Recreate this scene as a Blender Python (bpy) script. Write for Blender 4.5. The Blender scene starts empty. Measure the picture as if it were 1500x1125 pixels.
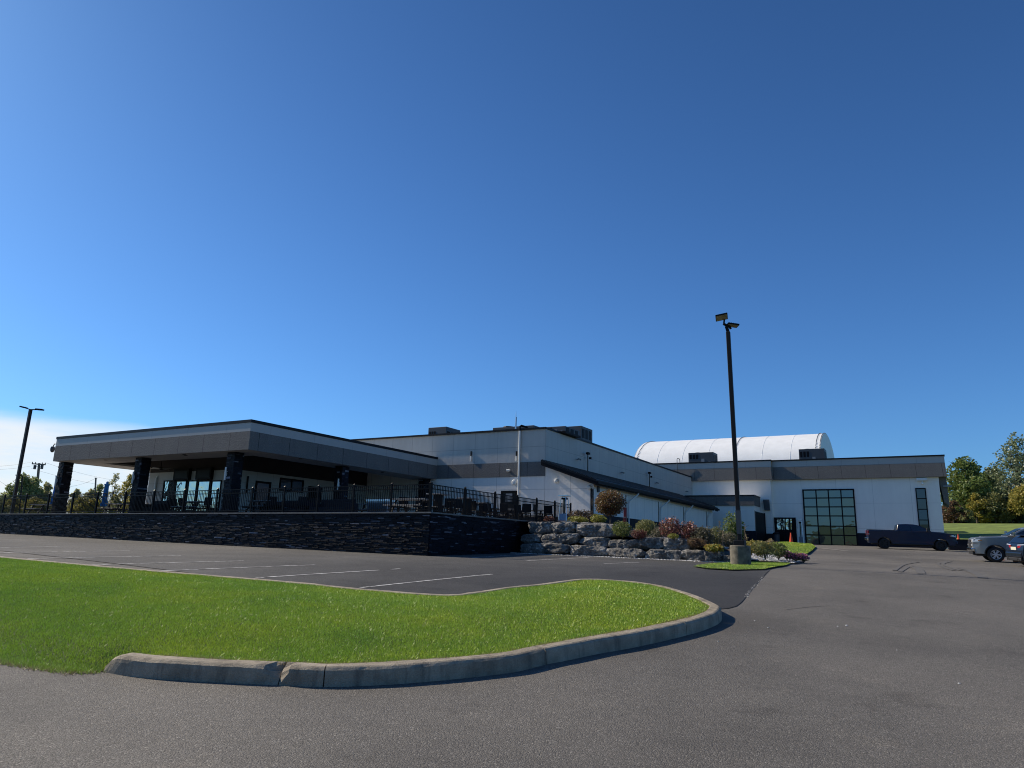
import bpy, bmesh, math, random, bisect
import numpy as np
from mathutils import Vector, Matrix, noise
from mathutils.geometry import delaunay_2d_cdt
random.seed(7)
C = bpy.context.scene.collection
SC = bpy.context.scene
# ------------------------------------------------------------------ camera maths (photo pixels 1500x1125 -> points in the place)
P, RO, YA = [math.radians(v) for v in (12.8, 1.6, 30.0)]
EYE = 1.6
cY, sY = math.cos(YA), math.sin(YA)
def _basis():
    cp, sp, cr, sr = math.cos(P), math.sin(P), math.cos(RO), math.sin(RO)
    f = (0, cp, sp); u = (0, -sp, cp); r = (1, 0, 0)
    R = [cr*a+sr*b for a, b in zip(r, u)]; U = [-sr*a+cr*b for a, b in zip(r, u)]
    rot = lambda v: Vector((cY*v[0]-sY*v[1], sY*v[0]+cY*v[1], v[2]))
    return rot(R), rot(U), rot(f)
RT, UP, FW = _basis()
CAM = Vector((0, 0, EYE))
def ray(x, y): return FW + RT*((x-750)/1040) - UP*((y-562.5)/1040)
def onY(x, y, Y): r = ray(x, y); return CAM + r*(Y/r.y)
def onX(x, y, X): r = ray(x, y); return CAM + r*(X/r.x)
def onZ(x, y, Z): r = ray(x, y); return CAM + r*((Z-EYE)/r.z)
def onP(x, y, p, n): r = ray(x, y); n = Vector(n); return CAM + r*((Vector(p)-CAM).dot(n)/r.dot(n))
def far(x, y, d):                                  # point at horizontal depth d
    r = ray(x, y); fh = Vector((-sY, cY, 0)); return CAM + r*(d/r.dot(fh))
# ------------------------------------------------------------------ terrain
FL = [(-40,-1.62),(0,-1.62),(6,-1.61),(9,-1.52),(14,-1.2),(20,-.84),(25,-.64),(29.3,-.52),(36,-.38),(47,-.14),(60,.1),(90,.5),(200,1.)]
FR = [(-40,-1.62),(0,-1.62),(6,-1.61),(9,-1.52),(14,-1.2),(20,-.8),(25,-.53),(30,-.45),(38,-.2),(46,.12),(53.5,.45),(64,.77),(80,1.0),(200,1.6)]
def pch(T):
    n = len(T); dl = [(T[i+1][1]-T[i][1])/(T[i+1][0]-T[i][0]) for i in range(n-1)]
    m = [0]*n; m[0] = dl[0]; m[-1] = dl[-1]
    for i in range(1, n-1): m[i] = 0 if dl[i-1]*dl[i] <= 0 else 2*dl[i-1]*dl[i]/(dl[i-1]+dl[i])
    xs = [t[0] for t in T]
    def f(x):
        if x <= xs[0]: return T[0][1]
        if x >= xs[-1]: return T[-1][1]
        i = bisect.bisect_right(xs, x)-1; h = xs[i+1]-xs[i]; t = (x-xs[i])/h
        return T[i][1]*(2*t**3-3*t*t+1)+h*m[i]*(t**3-2*t*t+t)+T[i+1][1]*(-2*t**3+3*t*t)+h*m[i+1]*(t**3-t*t)
    return f
fl, fr = pch(FL), pch(FR)
def sm(a, b, x): t = min(1, max(0, (x-a)/(b-a))); return t*t*(3-2*t)
def ld(x, y): return x*cY+y*sY, -x*sY+y*cY
def g(x, y):
    l, d = ld(x, y); w = sm(-6, 8, l)
    z = EYE+fl(d)*(1-w)+fr(d)*w
    if d < -35: z += 13*sm(-35, -120, d)
    return z
def onG(px, py, h=0):
    r = ray(px, py); t = 2.
    while t < 400:
        if EYE+(t+.25)*r.z < g((t+.25)*r.x, (t+.25)*r.y)+h: break
        t += .25
    a, b = t, t+.25
    for _ in range(24):
        m = (a+b)/2
        if EYE+m*r.z < g(m*r.x, m*r.y)+h: b = m
        else: a = m
    return CAM + r*a
# ------------------------------------------------------------------ object helpers
ORG = {}
def thing(name, label, cat, loc, group=None, rz=0):
    o = bpy.data.objects.new(name, None); C.objects.link(o)
    o.empty_display_size = .3
    o.location = loc; o.rotation_euler = (0, 0, rz)
    o['label'] = label; o['category'] = cat
    if group: o['group'] = group
    ORG[o.name] = Vector(loc)
    return o
def tag(o, label, cat, group=None):
    o['label'] = label; o['category'] = cat
    if group: o['group'] = group
    return o
def kind(o, k): o['kind'] = k; return o
class MB:
    def __init__(s): s.v = []; s.f = []; s.m = []
    def add(s, vs, fs, mi=0):
        n = len(s.v); s.v += [tuple(p) for p in vs]; s.f += [tuple(i+n for i in f) for f in fs]; s.m += [mi]*len(fs); return s
    def obox(s, c, ax, ay, az, mi=0):
        c, ax, ay, az = map(Vector, (c, ax, ay, az))
        vs = [c+ax*i+ay*j+az*k for i in (-1, 1) for j in (-1, 1) for k in (-1, 1)]
        return s.add(vs, [(0,1,3,2),(4,6,7,5),(0,4,5,1),(2,3,7,6),(0,2,6,4),(1,5,7,3)], mi)
    def box(s, x0, x1, y0, y1, z0, z1, mi=0):
        return s.obox(((x0+x1)/2,(y0+y1)/2,(z0+z1)/2), ((x1-x0)/2,0,0), (0,(y1-y0)/2,0), (0,0,(z1-z0)/2), mi)
    def bar(s, p, q, w, h=None, up=(0,0,1), mi=0):
        p, q = Vector(p), Vector(q); d = q-p; L = d.length; d.normalize(); u = Vector(up)
        a = d.cross(u)
        if a.length < 1e-4: a = d.cross(Vector((1,0,0)))
        a.normalize(); b = a.cross(d).normalized(); h = h or w
        return s.obox((p+q)/2, d*(L/2), a*(w/2), b*(h/2), mi)
    def tube(s, pts, radii, n=8, mi=0, cap=True):
        pts = [Vector(p) for p in pts]; n0 = len(s.v); k = len(pts)
        if not isinstance(radii, (list, tuple)): radii = [radii]*k
        for i, p in enumerate(pts):
            d = (pts[min(i+1, k-1)]-pts[max(i-1, 0)]).normalized()
            a = d.cross(Vector((.13,.97,.21))); a.normalize(); b = d.cross(a)
            for j in range(n):
                t = 2*math.pi*j/n; s.v.append(tuple(p+(a*math.cos(t)+b*math.sin(t))*radii[i]))
        for i in range(k-1):
            for j in range(n):
                s.f.append((n0+i*n+j, n0+i*n+(j+1)%n, n0+(i+1)*n+(j+1)%n, n0+(i+1)*n+j)); s.m.append(mi)
        if cap:
            s.f.append(tuple(n0+j for j in range(n))[::-1]); s.m.append(mi)
            s.f.append(tuple(n0+(k-1)*n+j for j in range(n))); s.m.append(mi)
        return s
    def prism(s, poly, z0, z1, mi=0):
        n = len(poly); z0 = z0 if hasattr(z0, '__len__') else [z0]*n; z1 = z1 if hasattr(z1, '__len__') else [z1]*n
        vs = [(p[0], p[1], a) for p, a in zip(poly, z0)]+[(p[0], p[1], a) for p, a in zip(poly, z1)]
        return s.add(vs, [tuple(range(n))[::-1], tuple(range(n, 2*n))]+[(i, (i+1) % n, n+(i+1) % n, n+i) for i in range(n)], mi)
    def lathe(s, prof, c, n=24, axis=(0,0,1), mi=0):
        ax = Vector(axis).normalized(); a = ax.orthogonal().normalized(); b = ax.cross(a); c = Vector(c); n0 = len(s.v)
        for r, h in prof:
            for j in range(n):
                t = 2*math.pi*j/n; s.v.append(tuple(c+ax*h+(a*math.cos(t)+b*math.sin(t))*r))
        for i in range(len(prof)-1):
            for j in range(n):
                s.f.append((n0+i*n+j, n0+i*n+(j+1)%n, n0+(i+1)*n+(j+1)%n, n0+(i+1)*n+j)); s.m.append(mi)
        return s
    def quad(s, a, b, c, d, mi=0): return s.add([a, b, c, d], [(0,1,2,3)], mi)
    def build(s, name, mat, parent=None, local=False, smooth=False, bevel=0, seg=2):
        me = bpy.data.meshes.new(name)
        off = Vector((0,0,0))
        if parent is not None and not local:
            off = ORG.get(parent.name, Vector((0,0,0)))
        me.from_pydata([(v[0]-off.x, v[1]-off.y, v[2]-off.z) for v in s.v], [], s.f)
        mats = mat if isinstance(mat, (list, tuple)) else [mat]
        for m in mats: me.materials.append(m)
        if len(mats) > 1: me.polygons.foreach_set('material_index', s.m)
        if smooth: me.polygons.foreach_set('use_smooth', [True]*len(me.polygons))
        me.update()
        o = bpy.data.objects.new(name, me); C.objects.link(o)
        if parent is not None:
            o.parent = parent; ORG[o.name] = off
        if bevel:
            b = o.modifiers.new('b', 'BEVEL'); b.width = bevel; b.segments = seg; b.limit_method = 'ANGLE'; b.angle_limit = .6
        return o
def fixn(o):
    bm = bmesh.new(); bm.from_mesh(o.data); bmesh.ops.recalc_face_normals(bm, faces=bm.faces); bm.to_mesh(o.data); bm.free(); return o
def copy_tree(o, parent=None):
    c = o.copy(); C.objects.link(c); c.parent = parent
    for ch in list(o.children): copy_tree(ch, c)
    return c
# ------------------------------------------------------------------ materials
def newmat(name):
    m = bpy.data.materials.new(name); m.use_nodes = True; nt = m.node_tree; nt.nodes.clear()
    o = nt.nodes.new('ShaderNodeOutputMaterial'); b = nt.nodes.new('ShaderNodeBsdfPrincipled')
    nt.links.new(b.outputs[0], o.inputs[0]); return m, nt, b
class NT:
    def __init__(s, name): s.m, s.t, s.b = newmat(name); s.co = None
    def n(s, typ, **kw):
        x = s.t.nodes.new('ShaderNode'+typ)
        for k, v in kw.items():
            if hasattr(x, k) and k not in ('inputs',): setattr(x, k, v)
        return x
    def l(s, a, b): s.t.links.new(a, b)
    def coord(s):
        if s.co is None: s.co = s.n('NewGeometry').outputs['Position']
        return s.co
    def obj(s): return s.n('TexCoord').outputs['Object']
    def map(s, src, scale):
        x = s.n('Mapping'); x.inputs['Scale'].default_value = scale; s.l(src, x.inputs[0]); return x.outputs[0]
    def noise(s, scale, det=3, rough=.55, src=None, dim='3D'):
        x = s.n('TexNoise'); x.inputs['Scale'].default_value = scale; x.inputs['Detail'].default_value = det; x.inputs['Roughness'].default_value = rough
        s.l(src or s.coord(), x.inputs['Vector']); return x.outputs[0]
    def ramp(s, src, stops):
        x = s.n('ValToRGB'); e = x.color_ramp.elements
        while len(e) > 1: e.remove(e[-1])
        e[0].position = stops[0][0]; e[0].color = (*stops[0][1], 1)
        for p, c in stops[1:]:
            q = e.new(p); q.color = (*c, 1)
        s.l(src, x.inputs[0]); return x.outputs[0]
    def mix(s, a, b, f, mode='MIX'):
        x = s.n('Mix', data_type='RGBA', blend_type=mode)
        for v, i in ((f, 0), (a, 6), (b, 7)):
            if hasattr(v, 'links') or hasattr(v, 'is_linked'): s.l(v, x.inputs[i])
            else: x.inputs[i].default_value = v if i == 0 else (*v, 1)
        return x.outputs[2]
    def math(s, op, a, b=None, c=None):
        x = s.n('Math', operation=op)
        for i, v in enumerate((a, b, c)):
            if v is None: continue
            if hasattr(v, 'is_linked'): s.l(v, x.inputs[i])
            else: x.inputs[i].default_value = v
        return x.outputs[0]
    def bump(s, src, strength, dist=.02):
        x = s.n('Bump'); x.inputs['Strength'].default_value = strength; x.inputs['Distance'].default_value = dist
        s.l(src, x.inputs['Height']); s.l(x.outputs[0], s.b.inputs['Normal']); return x
    def col(s, v):
        if hasattr(v, 'is_linked'): s.l(v, s.b.inputs['Base Color'])
        else: s.b.inputs['Base Color'].default_value = (*v, 1)
    def set(s, **kw):
        for k, v in kw.items(): s.b.inputs[k.replace('_', ' ')].default_value = v
        return s
def mul(c, k): return tuple(min(1, x*k) for x in c)
def M(name, col, rough=.6, metal=0., var=.15, vscale=2., bump=0., bscale=60., spec=.5):
    t = NT(name); t.set(Roughness=rough, Metallic=metal); t.b.inputs['Specular IOR Level'].default_value = spec
    if var:
        f = t.noise(vscale, 4, .6)
        t.col(t.ramp(f, [(.3, mul(col, 1-var)), (.7, mul(col, 1+var))]))
    else: t.col(col)
    if bump: t.bump(t.noise(bscale, 3), bump, .01)
    return t.m
def leafmat(name, cols, rough=.5, trans=.25):
    t = NT(name); r = t.n('NewGeometry').outputs['Random Per Island']
    k = len(cols); c = t.ramp(r, [(i/max(1, k-1), x) for i, x in enumerate(cols)])
    t.col(c); t.set(Roughness=rough)
    tr = t.n('BsdfTranslucent'); t.l(t.mix(c, (1,1,.5), .12), tr.inputs[0])
    mx = t.n('MixShader'); mx.inputs[0].default_value = trans
    out = [x for x in t.t.nodes if x.type == 'OUTPUT_MATERIAL'][0]
    t.l(t.b.outputs[0], mx.inputs[1]); t.l(tr.outputs[0], mx.inputs[2]); t.l(mx.outputs[0], out.inputs[0])
    return t.m
def asphalt(name, dark, light, agg, k=1., fresh=False):
    t = NT(name); co = t.coord()
    big = t.noise(.35, 4, .6); mid = t.noise(3.5, 5, .65); streak = t.noise(1., 4, .6, t.map(co, (.12, 1.1, 1)))
    v = t.n('TexVoronoi'); v.inputs['Scale'].default_value = 75; t.l(co, v.inputs['Vector'])
    fine = t.noise(130, 2, .7)
    base = t.ramp(t.math('ADD', t.math('MULTIPLY', big, .45), t.math('ADD', t.math('MULTIPLY', mid, .25), t.math('MULTIPLY', streak, .3))), [(.36, dark), (.62, light)])
    stone = t.ramp(v.outputs['Color'], [(.0, mul(dark, .22)), (.3, mul(dark, .85)), (.75, light), (.95, agg)])
    c = t.mix(base, stone, .62)
    c = t.mix(c, mul(dark, .25), t.ramp(fine, [(.36, (.75,.75,.75)), (.5, (0,0,0))]))
    st = t.noise(.9, 6, .62); c = t.mix(c, t.ramp(st, [(.27, (.66,.65,.64)), (.40, (.98,.98,.98)), (.60, (1.,1.,1.)), (.74, (1.25,1.22,1.17))]), 1., 'MULTIPLY')
    lg = t.noise(.16, 5, .6); c = t.mix(c, t.ramp(lg, [(.36, (.72,.72,.72)), (.5, (.95,.95,.95)), (.64, (1.18,1.17,1.15))]), 1., 'MULTIPLY')
    ol = t.noise(2.3, 2, .5, t.map(co, (1.,.45,1.))); c = t.mix(c, t.ramp(ol, [(.74, (1.,1.,1.)), (.80, (.62,.6,.58))]), 1., 'MULTIPLY')
    if fresh:                                        # newer, blacker sealcoat round the corner of the island
        ds = t.n('VectorMath', operation='DISTANCE'); t.l(co, ds.inputs[0]); ds.inputs[1].default_value = (-5., 16.5, .5)
        f = t.math('ADD', ds.outputs['Value'], t.math('MULTIPLY', t.math('SUBTRACT', t.noise(.45, 5, .6), .5), 9.))
        c = t.mix(c, t.ramp(t.math('DIVIDE', f, 20.), [(.2, (.34,.36,.41)), (.55, (.72,.73,.76)), (.9, (1.,1.,1.))]), 1., 'MULTIPLY')
    t.col(c); t.set(Roughness=.86)
    t.b.inputs['Specular IOR Level'].default_value = .35
    h = t.math('ADD', t.math('MULTIPLY', v.outputs['Distance'], -1.), fine)
    t.bump(h, .9*k, .008)
    return t.m
def panelmat(name, base, wx, wz, line=.6, zoff=0., xoff=0., rough=.55, speck=0., streak=.12, half=.012, bump=.15):
    t = NT(name); co = t.coord(); sx = t.n('SeparateXYZ'); t.l(co, sx.inputs[0])
    u = t.math('ADD', t.math('ADD', sx.outputs[0], sx.outputs[1]), xoff)
    def seam(val, w):
        f = t.math('FRACT', t.math('DIVIDE', val, w)); d = t.math('MULTIPLY', t.math('ABSOLUTE', t.math('SUBTRACT', f, .5)), w)
        return t.math('GREATER_THAN', d, w/2-half)
    n1 = t.noise(.7, 5, .65); n2 = t.noise(1., 4, .6, t.map(co, (2.6, 2.6, .22)))
    c = t.ramp(t.math('ADD', t.math('MULTIPLY', n1, .5), t.math('MULTIPLY', n2, .5)), [(.35, mul(base, 1-streak)), (.65, mul(base, 1+streak*.5))])
    if speck:
        v = t.n('TexVoronoi'); v.inputs['Scale'].default_value = 16; t.l(co, v.inputs['Vector'])
        nn = t.noise(24, 3, .7)
        c = t.mix(c, t.ramp(nn, [(.3, mul(base, 1-speck)), (.55, base), (.72, mul(base, 1+speck*1.5))]), .7)
        t.bump(t.math('ADD', nn, v.outputs['Distance']),   .28, .03)
    elif bump: t.bump(t.noise(3., 4, .6), bump, .03)
    s = seam(u, wx)
    if wz: s = t.math('MAXIMUM', s, seam(t.math('ADD', sx.outputs[2], zoff), wz))
    c = t.mix(c, mul(base, 1-line), s); t.col(c); t.set(Roughness=rough)
    return t.m
MAT = {}
MAT['drive'] = asphalt('driveway_asphalt', (.135,.124,.108), (.205,.188,.162), (.42,.39,.345))
MAT['lot'] = asphalt('lot_asphalt', (.098,.093,.085), (.165,.157,.143), (.32,.305,.285), fresh=True)
MAT['soil'] = M('field_grass', (.06,.10,.025), .9, var=.35, vscale=.4)
MAT['turf'] = M('turf', (.045,.075,.007), .9, var=.35, vscale=1.3, bump=.5, bscale=40)
t = NT('grass_blade'); r = t.n('NewGeometry').outputs['Random Per Island']
patch = t.noise(.55, 6, .68); c1 = t.ramp(r, [(0, (.10,.15,.007)), (.35, (.32,.44,.03)), (.78, (.58,.70,.09)), (.97, (.68,.80,.18)), (1., (.9,.93,.5))])
t.col(t.mix(c1, t.ramp(patch, [(.34, (.62,.84,.74)), (.5, (.98,1.04,.8)), (.66, (1.3,1.16,.7))]), .9, 'MULTIPLY')); t.set(Roughness=.42)
tr = t.n('BsdfTranslucent'); tr.inputs[0].default_value = (.22,.33,.04,1); mx = t.n('MixShader'); mx.inputs[0].default_value = .22
out = [x for x in t.t.nodes if x.type == 'OUTPUT_MATERIAL'][0]
t.l(t.b.outputs[0], mx.inputs[1]); t.l(tr.outputs[0], mx.inputs[2]); t.l(mx.outputs[0], out.inputs[0]); MAT['grass'] = t.m
t = NT('kerb_concrete'); a = t.noise(2.5, 5, .65); b = t.noise(60, 3, .7); v = t.n('TexVoronoi'); v.inputs['Scale'].default_value = 28; t.l(t.coord(), v.inputs['Vector'])
c = t.ramp(a, [(.3, (.25,.205,.145)), (.55, (.41,.345,.25)), (.75, (.50,.425,.315))]); sk = t.noise(1., 5, .65, t.map(t.coord(), (7., 7., .8))); c = t.mix(c, (.13,.11,.085), t.ramp(sk, [(.52, (0,0,0)), (.68, (.65,.65,.65))])); c = t.mix(c, (.12,.11,.10), t.ramp(v.outputs['Distance'], [(.05, (.5,.5,.5)), (.12, (0,0,0))]))
c = t.mix(c, t.ramp(b, [(.3, (.62,.62,.62)), (.7, (1.15,1.15,1.15))]), .6, 'MULTIPLY'); t.col(c); t.set(Roughness=.9); t.bump(t.math('ADD', a, b), .8, .02); MAT['kerb'] = t.m
MAT['capstone'] = M('capstone_grey', (.20,.185,.165), .85, var=.3, vscale=4, bump=.4)
MAT['concrete'] = M('concrete', (.15,.132,.10), .9, var=.5, vscale=5, bump=.6, bscale=45)
MAT['patio'] = M('patio_concrete', (.40,.37,.33), .85, var=.12, vscale=3, bump=.2)
MAT['slope'] = M('slope_turf', (.15,.20,.035), .95, var=.35, vscale=.9, bump=.25, bscale=6)
t = NT('wall_stone'); r = t.n('NewGeometry').outputs['Random Per Island']
c = t.ramp(r, [(0, (.004,.005,.009)), (.7, (.007,.009,.016)), (.90, (.014,.017,.028)), (.96, (.05,.055,.075)), (1., (.24,.25,.30))])  # brightest stops: sun highlights on scattered stones, painted into the colour
c = t.mix(c, t.ramp(t.noise(9, 4, .7), [(.3, (.55,.55,.55)), (.75, (1.4,1.4,1.4))]), .8, 'MULTIPLY'); t.col(c); t.set(Roughness=.6); t.b.inputs['Specular IOR Level'].default_value = .16; t.bump(t.noise(25, 4, .7), .8, .03); MAT['ledge'] = t.m
MAT['white'] = panelmat('white_wall', (.84,.80,.73), 1.75, 2.7, line=.38, zoff=.35, xoff=-.02, half=.014, bump=.35, streak=.09)
MAT['greywall'] = panelmat('grey_upper_wall', (.50,.475,.43), 1.75, 2.7, line=.38, zoff=.35, xoff=-.02, half=.014, bump=.35, streak=.1)
MAT['white2'] = panelmat('white_hall_wall', (.86,.825,.75), 3.05, 2.28, line=.25, zoff=.6, xoff=.9, half=.015, streak=.06)
MAT['trimgrey'] = panelmat('grey_trim', (.40,.395,.375), 3.05, 0, line=.3, xoff=.5, streak=.05)
MAT['band'] = panelmat('dark_band', (.15,.142,.132), 2.02, 0, line=.7, xoff=.2, speck=.42, rough=.8, half=.02, streak=.34)
MAT['cap'] = M('black_flashing', (.012,.013,.016), .45, var=0, spec=.15)
MAT['black'] = M('black_metal', (.007,.007,.009), .5, var=.1, spec=.1)
MAT['fence'] = M('fence_black', (.005,.006,.008), .45, var=0, spec=.08)
MAT['navy'] = M('dark_plinth', (.012,.013,.02), .6, var=.2, vscale=3, spec=.15)
MAT['soffit'] = M('soffit', (.30,.285,.27), .8, var=.05)
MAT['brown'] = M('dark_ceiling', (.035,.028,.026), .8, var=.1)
MAT['cream'] = panelmat('cream_wall', (.50,.48,.44), 1.25, 1.6, line=.3, streak=.05)
MAT['dome'] = None
t = NT('dome_fabric'); t.col(t.ramp(t.noise(.8, 4), [(.3, (.80,.81,.80)), (.7, (.88,.89,.88))])); t.set(Roughness=.55); t.bump(t.noise(1., 3, .5, t.map(t.coord(), (.6, 2., 2.))), .12, .1); MAT['dome'] = t.m
def glassmat(name, refl, tint=(.012,.02,.022), fac=.35, rough=.015, wob=.03, sc=.8):
    t = NT(name); t.col(tint); t.set(Roughness=.2)
    gl = t.n('BsdfGlossy'); gl.inputs['Color'].default_value = (*refl, 1); gl.inputs['Roughness'].default_value = rough
    b = t.n('Bump'); b.inputs['Strength'].default_value = wob; b.inputs['Distance'].default_value = .05; t.l(t.noise(sc, 2), b.inputs['Height']); t.l(b.outputs[0], gl.inputs['Normal'])
    mx = t.n('MixShader'); mx.inputs[0].default_value = fac
    out = [x for x in t.t.nodes if x.type == 'OUTPUT_MATERIAL'][0]
    t.l(t.b.outputs[0], mx.inputs[1]); t.l(gl.outputs[0], mx.inputs[2]); t.l(mx.outputs[0], out.inputs[0]); return t.m
MAT['glass'] = glassmat('hall_glass', (.58,.62,.58), fac=.22, wob=.12, sc=.9)
MAT['glassb'] = glassmat('entry_glass', (.80,.80,.74), (.03,.035,.03), fac=.62, wob=.5, sc=1.6)
MAT['glassd'] = glassmat('dark_glass', (.5,.55,.6), (.006,.007,.009), .12)
MAT['carglass'] = glassmat('car_glass', (.5,.6,.65), (.004,.005,.007), .09)
MAT['steel'] = M('steel', (.55,.56,.58), .28, .9, var=.05)
MAT['galv'] = M('grey_unit_steel', (.055,.06,.068), .5, .2, var=.1)
MAT['unitface'] = M('unit_face', (.22,.23,.24), .5, .2, var=.1)
MAT['pipe'] = M('white_pipe', (.72,.72,.68), .45, var=.05)
MAT['wood'] = M('pole_wood', (.16,.14,.12), .9, var=.25, vscale=5)
MAT['bronze'] = M('pole_bronze', (.018,.017,.017), .5, 0., var=.1, spec=.15)
MAT['lens'] = M('lamp_lens', (.30,.27,.14), .35, var=.1)
MAT['blue'] = M('blue_cloth', (.012,.16,.50), .8, var=.2, vscale=6)
MAT['bluepanel'] = M('blue_panel', (.20,.30,.42), .3, var=.1)
MAT['red'] = M('red_paint', (.15,.010,.022), .5, var=.1)
MAT['orange'] = M('cone_orange', (.75,.07,.015), .5, var=.1)
MAT['tabletop'] = M('table_top', (.18,.185,.19), .4, var=.1)
t = NT('line_paint'); wn = t.noise(5.5, 6, .7); t.col(t.ramp(wn, [(.40, (.13,.125,.12)), (.50, (.42,.41,.40)), (.62, (.66,.66,.64))])); t.set(Roughness=.85); MAT['stallwhite'] = t.m
MAT['tyremark'] = M('tyre_mark_rubber', (.112,.104,.092), .9, var=.3, vscale=9)
MAT['patch'] = M('pale_patch', (.24,.22,.19), .9, var=.25, vscale=4)
MAT['mulch'] = M('mulch', (.05,.035,.025), .95, var=.4, vscale=8, bump=1., bscale=30)
t = NT('gravel_stone'); t.col(t.ramp(t.n('NewGeometry').outputs['Random Per Island'], [(0, (.25,.24,.22)), (.6, (.48,.47,.45)), (1, (.72,.71,.69))])); t.set(Roughness=.85); MAT['gravel'] = t.m
t = NT('boulder_rock'); co = t.obj(); oi = t.n('ObjectInfo').outputs['Random']
a = t.noise(1.6, 6, .68); b = t.noise(9, 5, .7); 
c = t.ramp(t.math('ADD', t.math('MULTIPLY', a, .55), t.math('MULTIPLY', b, .45)), [(.32, (.05,.048,.046)), (.47, (.125,.12,.112)), (.56, (.24,.228,.208)), (.67, (.58,.555,.50))])
c = t.mix(c, (.62,.61,.58), t.ramp(t.noise(3.3, 6, .72), [(.56, (0,0,0)), (.66, (.75,.75,.75))])); t.col(c); t.set(Roughness=.92); t.bump(t.math('ADD', a, b), .9, .08); MAT['rock'] = t.m
# leaves
MAT['bark'] = M('bark', (.10,.08,.06), .95, var=.3, vscale=6, bump=.6, bscale=20)
LF = {}
LF['mid'] = leafmat('leaf_mid', [(.05,.095,.018), (.09,.145,.025), (.13,.19,.035), (.19,.23,.045)], trans=.3)
LF['grey'] = leafmat('leaf_grey', [(.08,.12,.05), (.14,.18,.08), (.21,.25,.12), (.30,.33,.18)], .4)
LF['dark'] = leafmat('leaf_dark', [(.015,.03,.008), (.03,.05,.012), (.05,.075,.02)])
LF['olive'] = leafmat('leaf_olive', [(.07,.09,.025), (.13,.145,.04), (.20,.21,.07), (.28,.25,.09)], trans=.3)
LF['yellow'] = leafmat('leaf_yellow', [(.16,.17,.03), (.30,.26,.04), (.44,.33,.05), (.24,.24,.05)], trans=.35)
LF['pale'] = leafmat('leaf_pale', [(.20,.22,.10), (.30,.30,.15), (.42,.40,.22), (.48,.40,.17)], trans=.42)
LF['palegreen'] = leafmat('leaf_palegreen', [(.10,.15,.05), (.16,.22,.075), (.24,.29,.11), (.33,.34,.16)], trans=.42)
LF['topiary'] = leafmat('leaf_topiary', [(.06,.02,.012), (.12,.035,.015), (.20,.07,.02), (.10,.09,.02), (.28,.14,.04)], .4)
LF['box'] = leafmat('leaf_box', [(.03,.06,.01), (.07,.11,.015), (.13,.18,.025), (.20,.22,.04)])
LF['lime'] = leafmat('leaf_lime', [(.12,.14,.015), (.24,.24,.025), (.34,.30,.04)])
LF['russet'] = leafmat('leaf_russet', [(.05,.025,.015), (.11,.05,.03), (.20,.09,.045), (.09,.07,.03)])
LF['wine'] = leafmat('leaf_wine', [(.06,.014,.018), (.14,.024,.03), (.26,.05,.05), (.08,.06,.025)])
LF['sage'] = leafmat('leaf_sage', [(.05,.05,.03), (.10,.09,.06), (.17,.15,.11), (.07,.07,.03)])
LF['straw'] = leafmat('leaf_straw', [(.16,.12,.06), (.30,.22,.11), (.42,.32,.18)])
LF['pink'] = leafmat('petal_pink', [(.55,.22,.20), (.65,.35,.28), (.7,.5,.4)])
LF['magenta'] = leafmat('petal_magenta', [(.30,.03,.14), (.42,.08,.22), (.50,.24,.36), (.20,.03,.18)])
LF['gold'] = leafmat('petal_gold', [(.40,.20,.02), (.55,.32,.03), (.6,.42,.08)])
LF['redpetal'] = leafmat('petal_red', [(.40,.015,.03), (.55,.04,.06)])
# ------------------------------------------------------------------ setting: ground, driveway, lot, lawn island
def inpoly(x, y, poly):
    r = False; j = len(poly)-1
    for i in range(len(poly)):
        xi, yi = poly[i][0], poly[i][1]; xj, yj = poly[j][0], poly[j][1]
        if (yi > y) != (yj > y) and x < (xj-xi)*(y-yi)/(yj-yi)+xi: r = not r
        j = i
    return r
def densify(poly, step, closed=True):
    out = []; n = len(poly)
    for i in range(n if closed else n-1):
        a, b = poly[i], poly[(i+1) % n]; L = math.hypot(b[0]-a[0], b[1]-a[1]); k = max(1, int(L/step))
        out += [(a[0]+(b[0]-a[0])*j/k, a[1]+(b[1]-a[1])*j/k) for j in range(k)]
    if not closed: out.append((poly[-1][0], poly[-1][1]))
    return out
def sheet(name, poly, step, zf, mat, smooth=True):
    poly = densify([(p[0], p[1]) for p in poly], step)
    xs = [p[0] for p in poly]; ys = [p[1] for p in poly]
    pts = [Vector(p) for p in poly]; n = len(pts)
    x = math.floor(min(xs)/step)*step
    while x < max(xs):
        y = math.floor(min(ys)/step)*step
        while y < max(ys):
            if inpoly(x, y, poly): pts.append(Vector((x+.013, y+.017)))
            y += step
        x += step
    vs, es, fs, *_ = delaunay_2d_cdt(pts, [], [list(range(n))], 1, 1e-4)
    mb = MB(); mb.add([(v.x, v.y, zf(v.x, v.y)) for v in vs], [tuple(f) for f in fs])
    return kind(mb.build(name, mat, smooth=smooth), 'structure')
def axis(lo, hi, core0, core1, st, grow):
    a = list(np.arange(core0, core1+.01, st)); s = st
    while a[-1] < hi: s *= grow; a.append(a[-1]+s)
    s = st
    while a[0] > lo: s *= grow; a.insert(0, a[0]-s)
    return a
gx = axis(-2500, 2500, -72, 40, 2, 1.25); gy = axis(-2500, 2500, -40, 110, 2, 1.25)
mb = MB(); mb.v = [(x, y, g(x, y)-.08) for x in gx for y in gy]; ny = len(gy)
mb.f = [(i*ny+j, (i+1)*ny+j, (i+1)*ny+j+1, i*ny+j+1) for i in range(len(gx)-1) for j in range(ny-1)]; mb.m = [0]*len(mb.f)
kind(mb.build('ground', MAT['soil'], smooth=True), 'structure')
YW, XC, YM, XM, XL = 23.7, -17.34, 39.55, -20.28, -17.0
YR0, YR1 = 72.6, 73.1
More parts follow.
